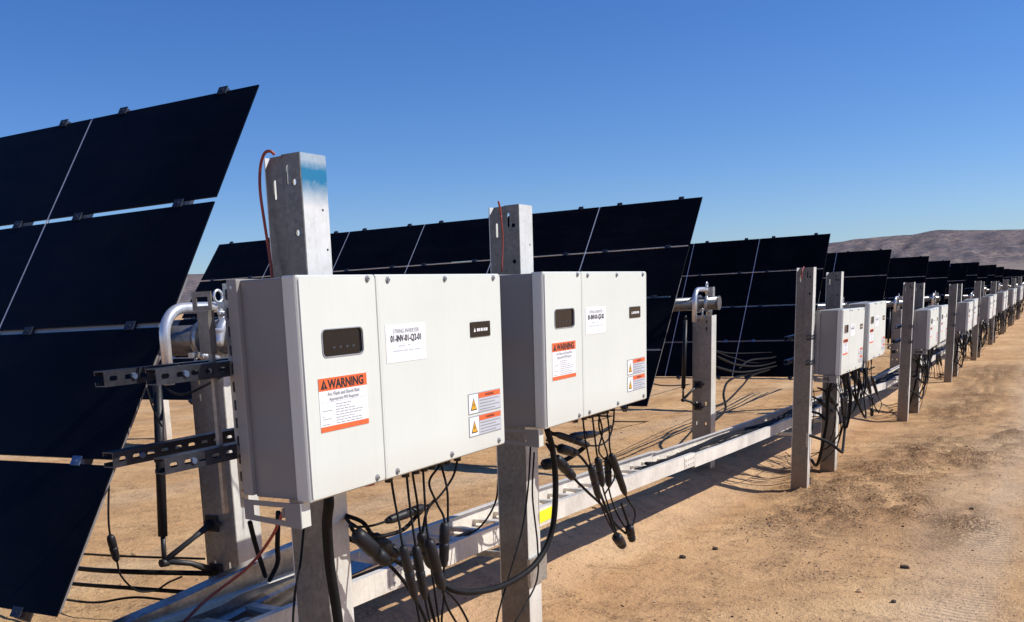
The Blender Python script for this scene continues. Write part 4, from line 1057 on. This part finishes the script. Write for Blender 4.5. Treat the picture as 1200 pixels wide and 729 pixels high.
# ------------------------------------------------------------------ repeat the stands down the row
index_kids()
ROWN = ['', 'second', 'third', 'fourth', 'fifth', 'sixth', 'seventh', 'eighth', 'ninth']
for g in range(1, 9):
    x = PX[g]
    for k in (0, 1):
        xx = x + k * 1.36
        zb = gx(xx)
        lb = f'{"left" if k == 0 else "right"} galvanised post of the {ROWN[g]} inverter pair from the camera'
        rv = random.Random(50 + g * 2 + k)
        if g < 4: pp = c_post(xx, 1.965, PTOP[g][k], zb, 'steel_post', M['post'], lb, 'post', 'inverter stand posts')
        else: pp = dup(p_sec, V((xx, 1.965, PTOP[g][k])) - V((3.90, 1.98, PTOP[0][1])), lb)
        pp.rotation_euler = (rv.uniform(-.006, .006), rv.uniform(-.010, .010), rv.uniform(-.03, .03))
    for k in (0, 1):
        xb = x + (.16 if k == 0 else 1.68)
        src_, z0, x0_ = (inv1, BTOP[0][0], 2.04) if k == 0 else (inv2, BTOP[0][1], 3.50)
        d = V((xb - x0_, .045, BTOP[g][k] - z0))
        iv = dup(src_, d, f'{"left" if k == 0 else "right"} inverter of the {ROWN[g]} pair counted from the camera')
        rv = random.Random(g * 2 + k); iv.rotation_euler = (rv.uniform(-.008, .008), rv.uniform(-.012, .012), rv.uniform(-.01, .01))
    for j, s in enumerate(st):
        d = V((x - .04 - 1.775, .02, BTOP[g][0] - BTOP[0][0]))
        dup(s, d, f'{["front upper", "front lower", "rear upper", "rear lower"][j]} strut rail behind the {ROWN[g]} inverter pair')
    rg = random.Random(100 + g)
    for q in range(7 if g < 2 else 5 if g < 4 else 2):
        hx = x + rg.uniform(.2, 2.6); zt0 = BTOP[g][0] - .62
        kind = rg.random()
        if kind < .45:   # loop that hangs between glands and comes back up
            hx2 = hx + rg.uniform(-.7, .7); lo = zt0 - rg.uniform(.25, .62)
            ps = [(hx, 1.84, zt0 + .07), (hx + rg.uniform(-.05, .05), 1.80 + rg.uniform(-.06, .06), (zt0 + lo) / 2), ((hx + hx2) / 2, 1.78 + rg.uniform(-.05, .1), lo), (hx2, 1.86, (zt0 + lo) / 2), (hx2 + .05, 2.0, zt0 + rg.uniform(-.1, .03))]
        elif kind < .75:  # down into the tray
            hx2 = hx + rg.uniform(-.9, .9)
            ps = [(hx, 1.84, zt0 + .07), (hx, 1.82, zt0 - .15), ((hx + hx2) / 2, 1.92, zt0 - rg.uniform(.3, .5)), (hx2, 2.2, zt0 - .42), (hx2 + .1, 2.36, zt(hx2) - .03)]
        else:            # low swag from post to post
            ps = [(x - .05, 1.93, zt0 - .1), (x + .25, 1.86, zt0 - rg.uniform(.5, .75)), (x + .75, 1.84, zt0 - rg.uniform(.55, .85)), (x + 1.2, 1.88, zt0 - .5), (x + 1.36, 1.93, zt0 - .15)]
        rad = rg.choice((.005, .007, .011, .014))
        if rg.random() < .5: cable(ps, rad, f'loose black cable looping under the {ROWN[g]} pair of inverters', far=False, group='loose cables under the farther inverter pairs', nseg=6, sub=5)
        else: cable(ps, rad, f'loose black cable with a fat connector under the {ROWN[g]} pair of inverters', [(0, 1, .022)], far=False, group='loose cables with connectors under the farther pairs', nseg=6, sub=5)
    for c in CABLES:
        if c.get('_minor') and rg.random() < .3: continue
        second = c.get('_p', 0)
        xb = x + (.16 if not second else 1.68); x0_ = 2.04 if not second else 3.50
        d = V((xb - x0_, .045, BTOP[g][second] - BTOP[0][second]))
        if g > 5 and c.get('_minor'): continue
        cc = dup(c, d + V((rg.uniform(-.02, .02), rg.uniform(-.02, .01), 0)), f'{c.get("_w", "thin black cable")} under the {"right" if second else "left"} inverter of the {ROWN[g]} pair')
        cc.rotation_euler = (0, 0, rg.uniform(-.25, .25))
for g in range(0, 6):
    for k in (0, 1):
        px = PX[g] + k * (1.44 if g == 0 else 1.36)
        tray_arm(px, f'steel arm holding the cable tray to the {["left", "right"][k]} post of the {["nearest"] [0] if g == 0 else ROWN[g]} pair')

for c in [c for c in CABLES if c.get('_faronly')]:
    for ch in [h for h in bpy.data.objects if h.parent == c]: bpy.data.objects.remove(ch)
    bpy.data.objects.remove(c)
for o in bpy.data.objects:
    for k in ('_faronly', '_t', '_y', '_p', '_w', '_minor'):
        if k in o: del o[k]

# ------------------------------------------------------------------ lift everything so that the near soil is around z = 0
ZO = 1.75
for o in bpy.data.objects:
    if o.parent is None: o.location.z += ZO
    if '_o' in o: del o['_o']

# ------------------------------------------------------------------ camera
f_, cx_, cy_ = 1167.9501, 503.0972, 579.9135
yaw, pitch, roll = 0.5686, 0.1928, -0.0462
F = V((math.cos(yaw) * math.cos(pitch), math.sin(yaw) * math.cos(pitch), -math.sin(pitch)))
R0 = F.cross(V((0, 0, 1))).normalized(); U0 = R0.cross(F)
c, s = math.cos(roll), math.sin(roll)
R = c * R0 + s * U0; U = -s * R0 + c * U0
cd = bpy.data.cameras.new('camera'); cam = bpy.data.objects.new('camera', cd); COL.objects.link(cam)
cam.matrix_world = Matrix(((R.x, U.x, -F.x, 0), (R.y, U.y, -F.y, 0), (R.z, U.z, -F.z, ZO), (0, 0, 0, 1)))
cd.sensor_fit = 'HORIZONTAL'; cd.sensor_width = 36; cd.lens = f_ / 1200 * 36
cd.shift_x = (600 - cx_) / 1200; cd.shift_y = (cy_ - 364.5) / 1200
cd.clip_start = 0.05; cd.clip_end = 20000
scn.camera = cam

# ------------------------------------------------------------------ light
sd = V((.45, -.89, 0)).normalized(); EL = math.radians(42)
sun_dir = V((sd.x * math.cos(EL), sd.y * math.cos(EL), math.sin(EL)))
L = bpy.data.lights.new('sun', 'SUN'); L.energy = 5.0; L.angle = math.radians(0.5); L.color = (1, .955, .885)
lo = bpy.data.objects.new('sun', L); COL.objects.link(lo); lo.rotation_euler = sun_dir.to_track_quat('Z', 'Y').to_euler(); lo.location = (0, 0, 30)
w = bpy.data.worlds.new('World'); scn.world = w; w.use_nodes = True
nt = w.node_tree; bg = nt.nodes['Background']
sky = nt.nodes.new('ShaderNodeTexSky'); sky.sky_type = 'NISHITA'; sky.sun_disc = False
sky.sun_elevation = EL; sky.sun_rotation = math.atan2(sun_dir.x, sun_dir.y)
sky.altitude = 600; sky.air_density = 1.0; sky.dust_density = 0.2; sky.ozone_density = 2.0
hs = nt.nodes.new('ShaderNodeHueSaturation'); hs.inputs['Saturation'].default_value = 1.25; hs.inputs['Value'].default_value = 1.0
nt.links.new(sky.outputs[0], hs.inputs['Color']); nt.links.new(mixc(nt, 1.0, hs.outputs[0], (0.88, 1.08, 1.56), 'MULTIPLY'), bg.inputs['Color']); bg.inputs['Strength'].default_value = 0.078
scn.view_settings.view_transform = 'Standard'; scn.view_settings.look = 'None'; scn.view_settings.exposure = 0; scn.view_settings.gamma = 1
scn.cycles.max_bounces = 6; scn.cycles.use_denoising = True
